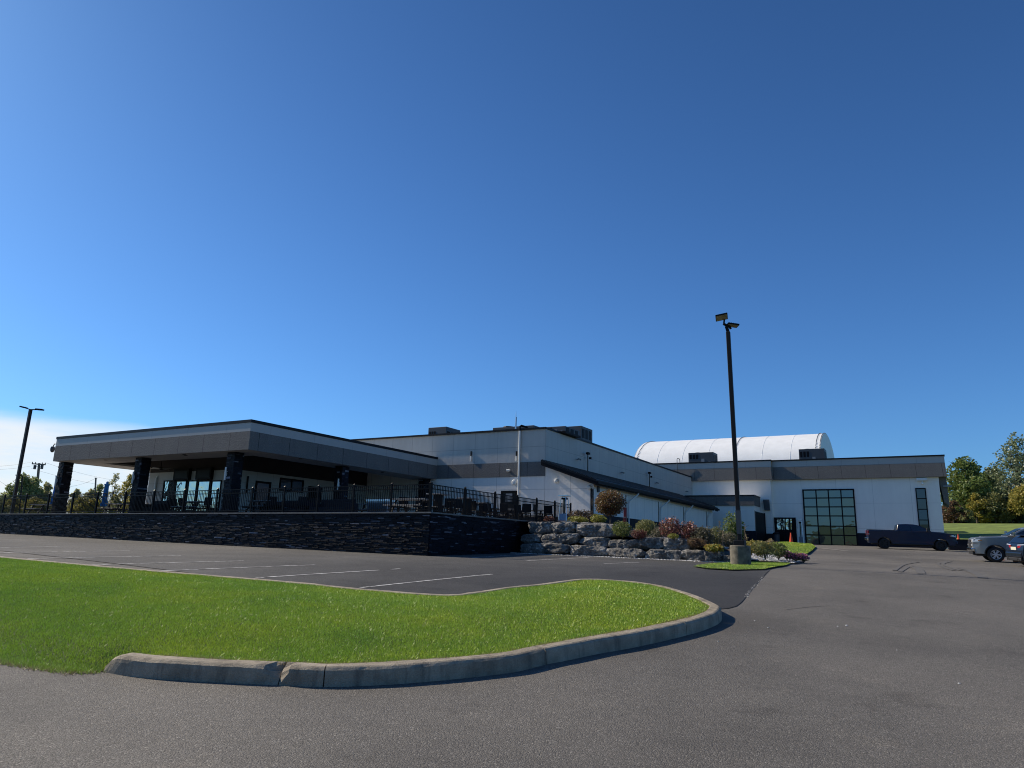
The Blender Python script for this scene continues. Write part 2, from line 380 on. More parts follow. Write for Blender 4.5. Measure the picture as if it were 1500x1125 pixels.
# right-hand retaining wall line
RW = onG(1410, 806.3); YRW = 67.3
sheet('driveway', [(-70,-40), (46,-40), (46,YRW+.2), (1.6,YRW+.2), (1.6,YR1-.02), (-16,YR1-.02), (-17.3,39), (-17.3,23.8), (-70,23.8)], 1.0, g, MAT['drive'])
SEAM = [onG(*p) for p in ((1150,822), (1125,838), (1112,852), (1098,868), (1087,882), (1079,888.5), (1066,892), (1050,893))]
sheet('parking_lot', [(p.x, p.y) for p in SEAM]+[(-3.9,13.2), (-6,11.5), (-30,13), (-68,14.5), (-68,23.68), (-17.4,23.68), (-17.3,30.5), (-7.6,29.5)], 1.0, lambda x, y: g(x, y)+.012, MAT['lot'])
def smooth_line(pts, n):
    pts = [Vector((p[0], p[1])) for p in pts]; out = []
    for i in range(len(pts)-1):
        p0, p1, p2, p3 = pts[max(0, i-1)], pts[i], pts[i+1], pts[min(len(pts)-1, i+2)]
        for j in range(n):
            t = j/n; out.append(.5*((2*p1)+(-p0+p2)*t+(2*p0-5*p1+4*p2-p3)*t*t+(-p0+3*p1-3*p2+p3)*t**3))
    out.append(pts[-1]); return out
def strip(name, pix, w, mat, h, step=.5, plain=None):
    pts = pix if plain else [onG(*p) for p in pix]; pl = densify([(p[0], p[1]) for p in pts], step, False); mb = MB()
    L = []; 
    for i, p in enumerate(pl):
        a = Vector(pl[max(0, i-1)]); b = Vector(pl[min(len(pl)-1, i+1)]); d = (b-a).normalized(); nn = Vector((-d.y, d.x))*(w/2)
        for s in (-1, 1): q = (p[0]+nn.x*s, p[1]+nn.y*s); L.append((q[0], q[1], g(*q)+h))
    mb.add(L, [(2*i, 2*i+1, 2*i+3, 2*i+2) for i in range(len(pl)-1)])
    return kind(mb.build(name, mat), 'structure')
for a in [((528,862),(721,842)), ((375,847.6),(556,836)), ((573,835),(586,834)), ((225,837.8),(461,828.3)), ((130,828.5),(357,822.4)), ((40,819.2),(265,814.7)),
          ((-20,811),(190,807.5)), ((-20,803.2),(88,801.3)), ((771,822.3),(863,817)), ((885,826.6),(936,824.4)), ((692,817.6),(774,811.8))]:
    strip('parking_line', a, .1, MAT['stallwhite'], .02)
strip('concrete_patch', ((1200,803.2),(1240,807.3)), .5, MAT['patch'], .022)
for arc in [((1310,836),(1322,828),(1345,823.5)), ((1318,838),(1330,830)), ((1330,829),(1341,833),(1347,841)), ((1337,829),(1347,833),(1352,841)), ((1386,823),(1374,826),(1384,832),(1398,836)), ((1393,822.5),(1381,826),(1390,831),(1408,836)), ((1414,836),(1428,841),(1436,847)), ((1418,835),(1434,841),(1443,847)), ((1405,833),(1420,836))]:
    strip('tyre_mark', smooth_line([onG(*q) for q in arc], 6), .16, MAT['tyremark'], .016, .3, plain=True)
for arc in [((1150,893),(1185,889),(1215,887)), ((1398,896),(1418,901))]:
    strip('surface_scratch', arc, .03, MAT['patch'] if arc[0][0] > 1200 else MAT['tyremark'], .018, .4)
# --- island outline: bottom front edge of kerb, then top edge round the back
KH = .2
front = [onG(*p) for p in ((150,984.5),(182,989.9),(227,994.7),(280,998),(345,1001.5),(407,1004),(473,1006.7),(547,1004.5),(600,1001),(653,996.5),(710,990.5),(760,984),(800,973.8),(840,966),(880,957.3),(920,950.5),(960,942),(992,934.5),(1006,930.7),(1024,925.9),(1040,920),(1054,913))]
back = [onG(*p, KH) for p in ((1057.5,888.3),(1050,883.5),(1032,875.5),(1008,866.7),(973,857.3),(933,851.5),(891,848),(853,847),(832,848.8),(787,854.7),(740,859),(707,864),(680,867.5),(656,870),(590,866),(530,861),(460,853.7),(400,848.5),(252,836.7),(150,828),(0,814.2))]
back += [Vector((back[-1].x-14, back[-1].y-.8, 0))]
lawnfront = [onG(*p) for p in ((0,969),(53,979),(115,986),(149,984))]
outer = smooth_line(front+back, 6)
for _ in range(3): outer = [outer[0]]+[(outer[i-1]+outer[i]*2+outer[i+1])/4 for i in range(1, len(outer)-1)]+[outer[-1]]
NB = len(outer)
def offs(line, dist):
    o = []
    for i, p in enumerate(line):
        d = (line[min(len(line)-1, i+1)]-line[max(0, i-1)]).normalized(); o.append(p+Vector((-d.y, d.x))*dist)
    return o
# kerb: swept profile with rounded nose, joints and a broken chunk
cum = [0]
for i in range(1, NB): cum.append(cum[-1]+(outer[i]-outer[i-1]).length)
def at(sv):
    i = min(NB-2, max(0, bisect.bisect_right(cum, sv)-1)); t = (sv-cum[i])/max(1e-6, cum[i+1]-cum[i])
    p = outer[i].lerp(outer[i+1], t); d = (outer[min(NB-1, i+1)]-outer[max(0, i)]).normalized(); return p, Vector((-d.y, d.x))
def s_of(px, py):
    q = onG(px, py); q = Vector((q.x, q.y)); return cum[min(range(NB), key=lambda i: (outer[i]-q).length)]
SB, SJ, SJ2, SJ3 = s_of(407,1004), s_of(473,1006.7), s_of(1006,930.7), s_of(800,973.8)
joints = [SB, SJ, SJ3, SJ2]
sv = SJ2+1.6
while sv < cum[-1]: joints.append(sv); sv += 3.05
breaks = [0]+sorted(joints)+[cum[-1]]
prof = [(-.002,-.06),(.0,.0),(.009,.13),(.016,.165),(.045,.188),(.07,.199),(.205,.202),(.225,.19),(.23,.05),(.23,-.06)]
mb = MB()
for k in range(len(breaks)-1):
    s0, s1 = breaks[k]+.007, breaks[k+1]-.007
    n = max(2, int((s1-s0)/.09)); n0 = len(mb.v)
    for i in range(n+1):
        s = s0+(s1-s0)*i/n; p, nn = at(s)
        sag = 0.
        e0 = s-s0; e1 = s1-s
        for (o, h) in prof:
            q = p+nn*o; z = h
            if h > .1:
                w = noise.noise((s*2.1, o*9, h*3))*.006+noise.noise((s*11, o*30, 1))*.003
                z += w; o2 = noise.noise((s*6, h*20, 5))*.004; q = q+nn*o2
            if k == 0 and e0 < .22 and h > .1: z -= (.22-e0)**2*2.2*(1+.3*noise.noise((s*30, o*30, 0)))
            if k == 0 and h > .1 and e1 < .2 and o < .15: z -= (.2-e1)*.40*(1+.5*noise.noise((s*25, o*30, 3))); q = q+nn*((.2-e1)*.55*(h-.1)/.1)
            if k == 1 and h > .12 and e0 < .06 and o < .12: z -= (.06-e0)*.8; q = q+nn*((.06-e0)*.7)
            mb.v.append((q.x, q.y, g(q.x, q.y)+z))
    m = len(prof)
    for i in range(n):
        for j in range(m-1):
            mb.f.append((n0+i*m+j, n0+(i+1)*m+j, n0+(i+1)*m+j+1, n0+i*m+j+1)); mb.m.append(0)
    mb.f.append(tuple(n0+j for j in range(m))[::-1]); mb.m.append(0); mb.f.append(tuple(n0+n*m+j for j in range(m))); mb.m.append(0)
kb = fixn(mb.build('kerb', MAT['kerb'], smooth=False)); kind(kb, 'structure')
inner = offs(outer, .22)
left = [Vector((lawnfront[0].x-8, lawnfront[0].y+.6)), Vector((lawnfront[0].x-4, lawnfront[0].y+.25))]+[Vector((p.x, p.y)) for p in lawnfront]
lawnpoly = inner+left
ARR = np.array([(p.x, p.y) for p in densify(lawnpoly, .15) for p in [Vector(p)]])
FRONTA = np.array([(p[0], p[1]) for p in densify([(p.x, p.y) for p in left], .1, False)])
def lawn_z(x, y):
    d = float(np.min(np.hypot(ARR[:,0]-x, ARR[:,1]-y))); df = float(np.min(np.hypot(FRONTA[:,0]-x, FRONTA[:,1]-y)))
    edge = .165*sm(0, .7, df)+.012
    return g(x, y)+edge+.10*sm(0, 2.2, d)+.012*noise.noise((x*1.3, y*1.3, 0))
lawn = sheet('lawn', lawnpoly, .3, lawn_z, MAT['turf'])
def blades(name, me_obj, dens, hgt, wid, mat, seed, tags=None, dfun=None, lean=.5):
    rng = np.random.default_rng(seed); me = me_obj.data; me.calc_loop_triangles()
    V = np.array([v.co[:] for v in me.vertices]); T = np.array([t.vertices[:] for t in me.loop_triangles])
    A, B, D = V[T[:,0]], V[T[:,1]], V[T[:,2]]; ar = .5*np.linalg.norm(np.cross(B-A, D-A), axis=1)
    cen = (A+B+D)/3; dist = np.hypot(cen[:,0], cen[:,1]); dn = dens(dist) if callable(dens) else dens*np.ones_like(ar)
    if dfun is not None: dn = dn*np.array([dfun(c) for c in cen])
    N = rng.poisson(ar*dn); idx = np.repeat(np.arange(len(T)), N); n = len(idx)
    u, v = rng.random(n), rng.random(n); k = u+v > 1; u[k] = 1-u[k]; v[k] = 1-v[k]
    p = A[idx]+(B-A)[idx]*u[:,None]+(D-A)[idx]*v[:,None]
    th = rng.random(n)*2*np.pi; dd = np.hypot(p[:,0], p[:,1]); w = wid*(.6+.8*rng.random(n))*np.maximum(1, dd/9)
    h = hgt*(.5+.9*rng.random(n)); side = np.stack([np.cos(th), np.sin(th), 0*th], 1)*w[:,None]
    ln = rng.normal(0, lean, (n, 2))*h[:,None]; tip = p+np.stack([ln[:,0], ln[:,1], h], 1)
    vv = np.stack([p-side-[0,0,.01], p+side-[0,0,.01], tip], 1).reshape(-1, 3)
    m2 = bpy.data.meshes.new(name); m2.vertices.add(3*n); m2.vertices.foreach_set('co', vv.ravel())
    m2.loops.add(3*n); m2.loops.foreach_set('vertex_index', np.arange(3*n, dtype=np.int32))
    m2.polygons.add(n); m2.polygons.foreach_set('loop_start', np.arange(0, 3*n, 3, dtype=np.int32)); m2.polygons.foreach_set('loop_total', np.full(n, 3, dtype=np.int32))
    m2.materials.append(mat); m2.update(calc_edges=True); m2.validate()
    o = bpy.data.objects.new(name, m2); C.objects.link(o); kind(o, 'stuff')
    if tags: tag(o, *tags)
    return o
def vis(c):
    q = Vector(c)-CAM; dz = q.dot(FW)
    if dz < 1: return 0
    x = 750+1040*q.dot(RT)/dz; return 1. if -160 < x < 1660 else 0.
blades('grass', lawn, lambda d: np.clip(12500*(8/d)**1.3, 2600, 12500), .026, .0040, MAT['grass'], 3, ('short green mown grass on the kerbed island', 'grass'), vis)
# dry tufts along the edge where the lawn meets the asphalt
mb = MB(); rr = random.Random(5)
def tuft(x, y, h, z):
    for _ in range(3): mb.add([(x-.004, y, z), (x+.004, y+.003, z), (x+rr.gauss(0, .03), y+rr.gauss(0, .03), z+h*rr.uniform(.5, 1.2))], [(0,1,2)])
LE = [Vector(p) for p in densify([(p.x, p.y) for p in left], .05, False)]
for i in range(1500):
    a = rr.choice(LE); k = abs(noise.noise((a.x*1.4, 3, 0))); x, y = a.x+rr.gauss(0, .04), a.y+rr.gauss(-.04-.16*k, .05); tuft(x, y, .035, g(x, y)+.004)
for i in range(2600):
    q = inner[int(rr.random()**1.0*min(len(inner)-1, 165))]; nz_ = noise.noise((q.x*.9, q.y*.9, 4)); x, y = q.x+rr.gauss(0, .045)*(1+nz_), q.y+rr.gauss(.03, .05)*(1+nz_); tuft(x, y, .03, lawn_z(x, y))
o = kind(mb.build('dry_grass', LF['straw']), 'stuff'); tag(o, 'pale dry grass fringe along the lawn edge and kerb', 'dry grass')
mb = MB()
for i in range(5000):
    a = rr.choice(LE); k = noise.noise((a.x*1.4, 3, 0)); x, y = a.x+rr.gauss(0,.05), a.y+rr.gauss(.02-.16*max(0, k), .05); tuft(x, y, .05, g(x, y)+.002)
o = kind(mb.build('grass', MAT['grass']), 'stuff'); tag(o, 'ragged green grass growing out over the asphalt at the left', 'grass')
# ------------------------------------------------------------------ stone patio wall + patio
def zp(x): return 2.68+(x+51)/33.66*.15
def ledge_face(mb, x0, x1, y0, y1, zb, zt, nx, ny, seed):
    rr = random.Random(seed); L = math.hypot(x1-x0, y1-y0); dx, dy = (x1-x0)/L, (y1-y0)/L
    z = 0.
    H = 1.9
    while z < H:
        h = rr.choice((.025,.03,.035,.04,.055)); s = -rr.random()*.3
        while s < L:
            l = rr.uniform(.15, .6); a, b = max(0, s), min(L, s+l)
            if b-a > .03:
                xm, ym = x0+dx*(a+b)/2, y0+dy*(a+b)/2; top = zt(xm)-.0; zc = top-z-h/2
                if zc > zb(xm, ym)-.15:
                    pr = rr.uniform(.02, .075); t = rr.gauss(0, .006); cx, cy = xm+nx*(pr/2-.02), ym+ny*(pr/2-.02)
                    mb.obox((cx, cy, zc), (dx*((b-a)/2-.003)+nx*t*.3, dy*((b-a)/2-.003)+ny*t*.3, 0), (nx*(pr/2+.02), ny*(pr/2+.02), rr.gauss(0,.0008)), (0,0,h/2-.002))
            s += l
        z += h
w = thing('stone_retaining_wall', 'long dark ledge stone retaining wall under the fenced patio', 'stone wall', (XC, YW, 1.1))
mb = MB(); ledge_face(mb, -62, XC+.02, YW, YW, g, lambda x: zp(x)-.06, 0, -1, 1); ledge_face(mb, XC, XC, YW, 33.5, g, lambda x: zp(XC)-.06, 1, 0, 2)
mb.box(-62, XC-.03, YW+.03, YW+.4, .5, 2.6); mb.box(XC-.4, XC-.03, YW+.4, 33.5, .5, 2.6)
mb.build('stone_face', MAT['ledge'], w)
mb = MB(); mb.add([(x, y, zp(x)+dz) for dz in (-.055, 0) for x, y in ((-62,YW-.1),(XC+.1,YW-.1),(XC+.1,33.5),(XC-.35,33.5),(XC-.35,YW+.35),(-62,YW+.35))],
       [(0,1,4,5)[::-1],(1,2,3,4)[::-1],(6,7,10,11),(7,8,9,10),(0,1,7,6),(1,2,8,7),(2,3,9,8),(3,4,10,9),(4,5,11,10),(5,0,6,11)])
mb.build('capstone', MAT['capstone'], w)
mb = MB(); mb.prism([(-62,YW+.355),(XC-.355,YW+.355),(XC-.355,33.5),(XC+.05,33.5),(XC+.05,YM-.01),(-62,YM-.01)], 1.5, [zp(-62)-.02, zp(XC)-.02, zp(XC)-.02, zp(XC)-.02, zp(XC)-.02, zp(-62)-.02])
kind(mb.build('patio', MAT['patio']), 'structure')
# ------------------------------------------------------------------ fence
fx = [onY(x, 740, YW+.12).x for x in (-35, 5, 37, 70, 105.6, 141, 182, 223.7, 268.5, 316.8, 368, 415, 464.7, 517, 572.4)]
fpts = [(x, YW+.12) for x in fx]+[(XC-.12, YW+.12)]
for x in (680.5, 724.7, 757.7, 786, 812.7, 836): fpts.append((XC-.12, onX(x, 745, XC-.12).y))
FEN = thing('patio_fence', 'black metal picket fence along the edge of the raised patio', 'fence', (fpts[15][0], fpts[15][1], zp(XC)))
for i, (x, y) in enumerate(fpts):
    mb = MB(); z = zp(x)-.01; big = .05 if i in (15,) else .036
    mb.box(x-big, x+big, y-big, y+big, z, z+1.2); mb.add([(x-big-.01,y-big-.01,z+1.2),(x+big+.01,y-big-.01,z+1.2),(x+big+.01,y+big+.01,z+1.2),(x-big-.01,y+big+.01,z+1.2),(x,y,z+1.26)], [(0,1,4),(1,2,4),(2,3,4),(3,0,4),(3,2,1,0)])
    mb.build('post', MAT['fence'], FEN)
for i in range(len(fpts)-1):
    (x0, y0), (x1, y1) = fpts[i], fpts[i+1]; L = math.hypot(x1-x0, y1-y0); mb = MB(); dx, dy = (x1-x0)/L, (y1-y0)/L
    a = (x0+dx*.04, y0+dy*.04); b = (x1-dx*.04, y1-dy*.04)
    for h in (1.12, .95, .1): mb.bar((*a, zp(a[0])+h), (*b, zp(b[0])+h), .03, .035)
    n = int(L/.115)
    for k in range(1, n):
        s = L*k/n; x, y = x0+dx*s, y0+dy*s; mb.box(x-.011, x+.011, y-.011, y+.011, zp(x)+.05, zp(x)+1.1)
    mb.build('panel', MAT['fence'], FEN)
# ------------------------------------------------------------------ entrance pavilion
ZS, ZB, ZT = 5.84, 6.76, 7.34
KX0, KX1, KY0, KY1 = -45.87, -28.53, YW, YM-.01
def stone_column(parent, x, y, z0, z1, s, seed):
    mb = MB(); mb.box(x-s/2+.03, x+s/2-.03, y-s/2+.03, y+s/2-.03, z0, z1); rr = random.Random(seed)
    z = z0
    while z < z1-.02:
        h = min(rr.choice((.05,.06,.08,.1)), z1-z)
        for (nx, ny) in ((0,-1),(1,0),(0,1),(-1,0)):
            tx, ty = -ny, nx; u = -s/2
            while u < s/2-.01:
                l = min(rr.uniform(.12,.4), s/2-u); p = rr.uniform(.02,.06); c = u+l/2
                mb.obox((x+tx*c+nx*(s/2-.03+p/2), y+ty*c+ny*(s/2-.03+p/2), z+h/2), (tx*(l/2-.002), ty*(l/2-.002), 0), (nx*p/2, ny*p/2, 0), (0,0,h/2-.002)); u += l
        z += h
    o = mb.build('column', MAT['ledge'], parent)
    return o
PAV = thing('entrance_pavilion', 'low flat roofed pavilion with wide dark fascia carried on black stone columns', 'building', (-37, 31, 2.75))
# roof body, fascia band, grey strip, black flashing
mb = MB(); mb.box(KX0+.1, KX1-.1, KY0+.1, KY1, ZB, ZT-.05); mb.build('roof', MAT['trimgrey'], PAV)
mb = MB()
mb.box(KX0+.02, KX1-.004, KY0+.004, KY0+.12, ZB+.002, ZT-.15); mb.box(KX1-.12, KX1-.004, KY0+.12, KY1, ZB+.002, ZT-.15); mb.box(KX0+.02, KX0+.12, KY0+.12, KY1, ZB+.002, ZT-.15)
mb.build('grey_fascia', MAT['trimgrey'], PAV)
mb = MB(); e = .02
mb.box(KX0-e, KX1+e, KY0-e, KY0+.2, ZT-.15, ZT); mb.box(KX1-.2, KX1+e, KY0+.2, KY1, ZT-.15, ZT); mb.box(KX0-e, KX0+.2, KY0+.2, KY1, ZT-.15, ZT)
mb.build('flashing', MAT['cap'], PAV)
mb = MB()
mb.box(KX0, KX1, KY0, KY0+.14, ZS, ZB); mb.box(KX1-.14, KX1, KY0+.14, KY1, ZS, ZB); mb.box(KX0, KX0+.14, KY0+.14, KY1, ZS, ZB)
mb.build('dark_fascia', MAT['band'], PAV)
mb = MB(); q = 2.0
mb.box(KX0+.14, KX1-.14, KY0+.14, KY0+q, ZS+.01, ZS+.12); mb.box(KX1-q, KX1-.14, KY0+q, KY1, ZS+.01, ZS+.12); mb.box(KX0+.14, KX0+q, KY0+q, KY1, ZS+.01, ZS+.12)
mb.build('soffit', MAT['soffit'], PAV)
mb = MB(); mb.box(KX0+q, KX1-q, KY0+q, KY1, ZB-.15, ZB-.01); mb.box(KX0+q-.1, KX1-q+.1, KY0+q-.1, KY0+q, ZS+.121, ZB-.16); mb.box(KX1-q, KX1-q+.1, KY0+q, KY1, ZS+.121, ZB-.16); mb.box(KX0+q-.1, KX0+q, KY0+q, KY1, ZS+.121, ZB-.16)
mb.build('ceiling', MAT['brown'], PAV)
mb = MB()
for px, py in ((155,674),(270,666),(272,667),(440,672),(560,692)):
    v = onZ(px, py, ZS); mb = MB(); mb.lathe([(0.001,-.012),(.09,-.012),(.1,.0),(.1,.02)], (v.x, v.y, ZS), 16); mb.build('downlight', MAT['black'], PAV)
cols = [(onY(97.5,678,YW+.75).x, YW+.75), (onY(210.7,670,YW+.75).x, YW+.75), (onY(346,662,YW+.75).x, YW+.75)]
v = onX(501.5, 686, KX1-.75); cols.append((KX1-.75, v.y)); cols.append((KX1-.75, KY1-.35))
for i, (x, y) in enumerate(cols):
    c = stone_column(PAV, x, y, zp(x)-.02, ZS, .56, 20+i)
    if i < 4:
        mb = MB(); dx = (-.17, -.17, -.17, .12)[i]; mb.tube([(x+dx, y-.37, zp(x)+1.65), (x+dx, y-.37, zp(x)+2.3)], .045, 10); mb.box(x+dx-.03, x+dx+.03, y-.34, y-.26, zp(x)+1.85, zp(x)+2.1)
        s = mb.build('wall_light', MAT['pipe'], c)
YB = onZ(331,688.3,5.49).y; XB = onZ(440,699.5,5.49).x; XA = onY(219,700,YB).x
zf = zp(XB)
mb = MB(); mb.box(XA, XB, YB, KY1-.02, zf-.05, 5.49); mb.build('lobby_wall', MAT['cream'], PAV)
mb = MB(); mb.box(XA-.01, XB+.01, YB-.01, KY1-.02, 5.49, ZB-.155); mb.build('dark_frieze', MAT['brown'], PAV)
mb = MB(); mb.box(XA-.03, XB+.03, YB-.03, KY1-.03, zf-.05, zf+.32); mb.build('plinth', MAT['navy'], PAV)
def window_on(parent, plane, val, px0, py0, px1, py1, cols, rows, fw=.06, name='window', glass='glass', depth=.06, zbot=None, frame='black', xl=None):
    """framed glazing on a facade plane: name > frame bars, pane sub-part; pixels give its corners"""
    f = onY if plane == 'Y' else onX
    a, b = f(px0, py0, val), f(px1, py1, val); k = 0 if plane == 'Y' else 1
    u0, u1 = sorted((a[k], b[k])); z1 = max(a.z, b.z); z0 = min(a.z, b.z) if zbot is None else zbot
    sgn = -1 if plane == 'Y' else 1
    def bx(mb, ua, ub, za, zb, d0, d1):
        if plane == 'Y': mb.box(ua, ub, val-d1, val-d0, za, zb)
        else: mb.box(val+d0, val+d1, ua, ub, za, zb)
    mb = MB()
    bx(mb, u0, u1, z1-fw, z1, .003, depth); bx(mb, u0, u1, z0, z0+fw, .003, depth)
    bx(mb, u0, u0+fw, z0+fw, z1-fw, .003, depth); bx(mb, u1-fw, u1, z0+fw, z1-fw, .003, depth)
    cs = cols if hasattr(cols, '__len__') else [i/cols for i in range(1, cols)]; rs = rows if hasattr(rows, '__len__') else [i/rows for i in range(1, rows)]
    for c in cs: u = u0+(u1-u0)*c; bx(mb, u-fw*.4, u+fw*.4, z0+fw, z1-fw, .003, depth-.01)
    for r in rs: z = z0+(z1-z0)*r; bx(mb, u0+fw, u1-fw, z-fw*.4, z+fw*.4, .004, depth-.013)
    o = mb.build(name, MAT[frame], parent)
    mb = MB(); 
    us = [u0+fw*.5]+[u0+(u1-u0)*c for c in cs]+[u1-fw*.5]; zs = [z0+fw*.5]+[z0+(z1-z0)*r for r in rs]+[z1-fw*.5]; rg = random.Random(int(px0*9))
    for i in range(len(us)-1):
        for j in range(len(zs)-1):
            ta, tb = rg.gauss(0, .006), rg.gauss(0, .006); hu, hz_ = (us[i+1]-us[i])/2, (zs[j+1]-zs[j])/2
            cc = (us[i]+hu, val+sgn*.014, zs[j]+hz_) if plane == 'Y' else (val+sgn*.014, us[i]+hu, zs[j]+hz_)
            if plane == 'Y': mb.obox(cc, (hu, ta*hu, 0), (0, .004, 0), (0, tb*hz_, hz_))
            else: mb.obox(cc, (.004, 0, 0), (ta*hu, hu, 0), (tb*hz_, 0, hz_))
    mb.build('pane', MAT[glass], o)
    return o, u0, u1, z0, z1
zd = zf+.0
for px0, px1, nm, zb in ((241,255.6,'window',zf+.35),(257,272.2,'door',zf+.02),(273.5,288,'window',zf+.35),(289,306.3,'door',zf+.02),(308,321.8,'window',zf+.35)):
    if nm == 'window': window_on(PAV, 'Y', YB, px0, 704, px1, 735, 1, [.42] if px0 != 273.5 else 1, .07, nm, 'glassb', zbot=zb)
    else: window_on(PAV, 'Y', YB, px0, 703.5, px1, 745, 1, 1, .1, nm, 'glassb', zbot=zb)
for px0, px1, y0, y1 in ((255.5,275.5,687,702.5),(288,308,685.5,702)):
    a, b = onY(px0, y0, YB-.2), onY(px1, y1, YB-.2); mb = MB(); mb.box(a.x, b.x, YB-.22, YB-.002, b.z, a.z); mb.box(a.x+.2, b.x-.1, YB-.235, YB-.221, b.z+.12, a.z-.15, 1)
    mb.build('outdoor_screen', [MAT['black'], MAT['cap']], PAV, bevel=.01)
a = onY(228,712,YB-.05); mb = MB(); mb.tube([(a.x, YB-.07, a.z-.55), (a.x, YB-.07, a.z+.5)], .06, 12); mb.box(a.x-.06, a.x+.06, YB-.06, YB-.002, a.z+.3, a.z+.62); mb.build('wall_light', MAT['pipe'], PAV)
a = onX(362,710,XB+.05); mb = MB(); mb.tube([(XB+.06, a.y, a.z-.5), (XB+.06, a.y, a.z+.5)], .05, 12); mb.build('wall_light', MAT['black'], PAV)
window_on(PAV, 'X', XB, 374.5, 704, 393, 745, 1, 1, .12, 'door', 'glassd', zbot=zf+.02)
window_on(PAV, 'X', XB, 410, 699.5, 443, 722, 2, 1, .08, 'window', 'glassd')
window_on(PAV, 'X', XB, 451.5, 712, 468, 745, 1, 1, .1, 'door', 'glassd', zbot=zf+.02)
# dome camera on the fascia corner
mb = MB(); a = Vector((KX0, KY0+.3, ZT-.42)); mb.tube([a, a+Vector((-.62,-.05,.05)), a+Vector((-.75,-.05,-.12))], .03, 8); mb.lathe([(.001,.02),(.1,.0),(.13,-.12),(.13,-.2)], a+Vector((-.75,-.05,-.12)), 14)
mb.lathe([(.12,-.2),(.11,-.28),(.06,-.34),(.001,-.36)], a+Vector((-.75,-.05,-.12)), 14); mb.build('security_camera', MAT['galv'], PAV)
# ceiling fan under the canopy
v = onZ(236,683,5.75); F = thing('ceiling_fan', 'ceiling fan with pale blades hanging under the pavilion roof', 'ceiling fan', (v.x, v.y, 5.6))
mb = MB(); mb.tube([(v.x,v.y,5.65),(v.x,v.y,6.61)], .02, 8); mb.lathe([(.001,.14),(.1,.12),(.12,.0),(.001,-.05)], (v.x,v.y,5.55), 14); mb.build('motor', MAT['black'], F)
for k in range(4):
    t = k*math.pi/2+.35; d = Vector((math.cos(t), math.sin(t), 0)); n_ = Vector((-d.y, d.x, .15)); mb = MB(); mb.obox(Vector((v.x,v.y,5.6))+d*.42, d*.32, n_*.07, (0,0,.008)); mb.build('blade', MAT['cream'], F)
# ------------------------------------------------------------------ main hall
HX0, HY1, HZ = -62, 73.3, 8.86
HALL = thing('sports_hall', 'large white panelled hall with dark band across its front and a lean-to along its side', 'building', (XM, YM, 2.8))
mb = MB(); mb.box(HX0, XM, YM, HY1, 1.5, 6.5); mb.build('wall', MAT['white'], HALL)
mb = MB(); mb.box(HX0, XM, YM, HY1, 6.502, HZ-.02); mb.build('upper_wall', MAT['greywall'], HALL)
mb = MB(); mb.box(HX0-.05, XM+.06, YM-.12, YM+.15, HZ-.02, HZ+.09); mb.box(XM-.15, XM+.06, YM+.15, HY1, HZ-.02, HZ+.09); mb.build('flashing', MAT['cap'], HALL)
mb = MB(); mb.box(KX1+.005, XM+.02, YM-.045, YM-.002, 5.87, 6.78); mb.build('dark_band', MAT['band'], HALL)
mb = MB(); mb.box(HX0+.3, XM-.3, YM+.3, HY1-.3, HZ-.02, HZ+.03); mb.build('roof', MAT['galv'], HALL)
EZ = 5.48
mb = MB(); mb.add([(XM+.01,YM-.004,2.2),(XL,YM-.004,2.2),(XL,YM-.004,EZ-.05),(XM+.01,YM-.004,6.58),(XM+.01,67.3,2.2),(XL,67.3,2.2),(XL,67.3,EZ-.05),(XM+.01,67.3,6.58)], [(0,1,2,3),(1,5,6,2),(5,4,7,6),(3,2,6,7),(0,3,7,4),(0,4,5,1)]); fixn(mb.build('lean_to_wall', MAT['white'], HALL))
# lean-to roof: slab following the slope, ribbed edge
y0, y1 = YM-.62, 67.75; x0, x1 = XM+.012, XL+.42; sl = (6.62-EZ)/(XL-XM)
zr = lambda x: EZ+.06-(x-XL)*sl
mb = MB()
mb.add([(x,y,zr(x)+dz) for y in (y0,y1) for x, dz in ((x0,.02),(x1,.02),(x1,.14),(x0,.14))], [(0,1,2,3),(7,6,5,4),(0,4,5,1),(1,5,6,2),(2,6,7,3),(3,7,4,0)])
x = x0+.1
while x < x1:                                       # standing seams run up the slope as seen at the front edge
    mb.obox((x,(y0+y1)/2-.02,zr(x)+.165), (.03,0,-.03*sl), (0,(y1-y0)/2,0), (0,0,.025)); x += .3
mb.build('lean_to_roof', MAT['cap'], HALL)
mb = MB(); mb.add([(x,y,zr(x)+dz) for y in (y0+.02,y0+.08) for x, dz in ((x0,-.2),(x1,-.2),(x1,.02),(x0,.02))], [(0,1,2,3),(7,6,5,4),(0,4,5,1),(1,5,6,2),(2,6,7,3),(3,7,4,0)])
mb.box(x1-.06, x1, y0+.081, y1, zr(x1)-.2, zr(x1)+.018); mb.box(x1+.002, x1+.14, y0+.02, y1, zr(x1)-.12, zr(x1)+.03); mb.build('gutter', MAT['black'], HALL)
mb = MB(); mb.box(XL-.02, XL+.05, YM-.02, 67.32, 2.0, 3.56); mb.box(XM-6, XL+.05, YM-.07, YM-.006, 2.3, 3.35); mb.build('plinth', MAT['navy'], HALL)
def downpipe(px, py=745):
    v = onX(px, py, XL+.1); mb = MB(); y = v.y; zt = zr(x1)-.14
    mb.tube([(x1+.05,y+.9,zt),(x1+.02,y+.85,zt-.1),(XL+.12,y+.06,zt-.62),(XL+.1,y,zt-.75),(XL+.1,y,2.5)], .055, 8); mb.build('downpipe', MAT['pipe'], HALL)
    mb = MB(); mb.box(XL+.002, XL+.03, y-.32, y-.26, 3.57, zt-.2); mb.build('joint_strip', MAT['cap'], HALL)
for px in (921, 968, 1004, 1037): downpipe(px)
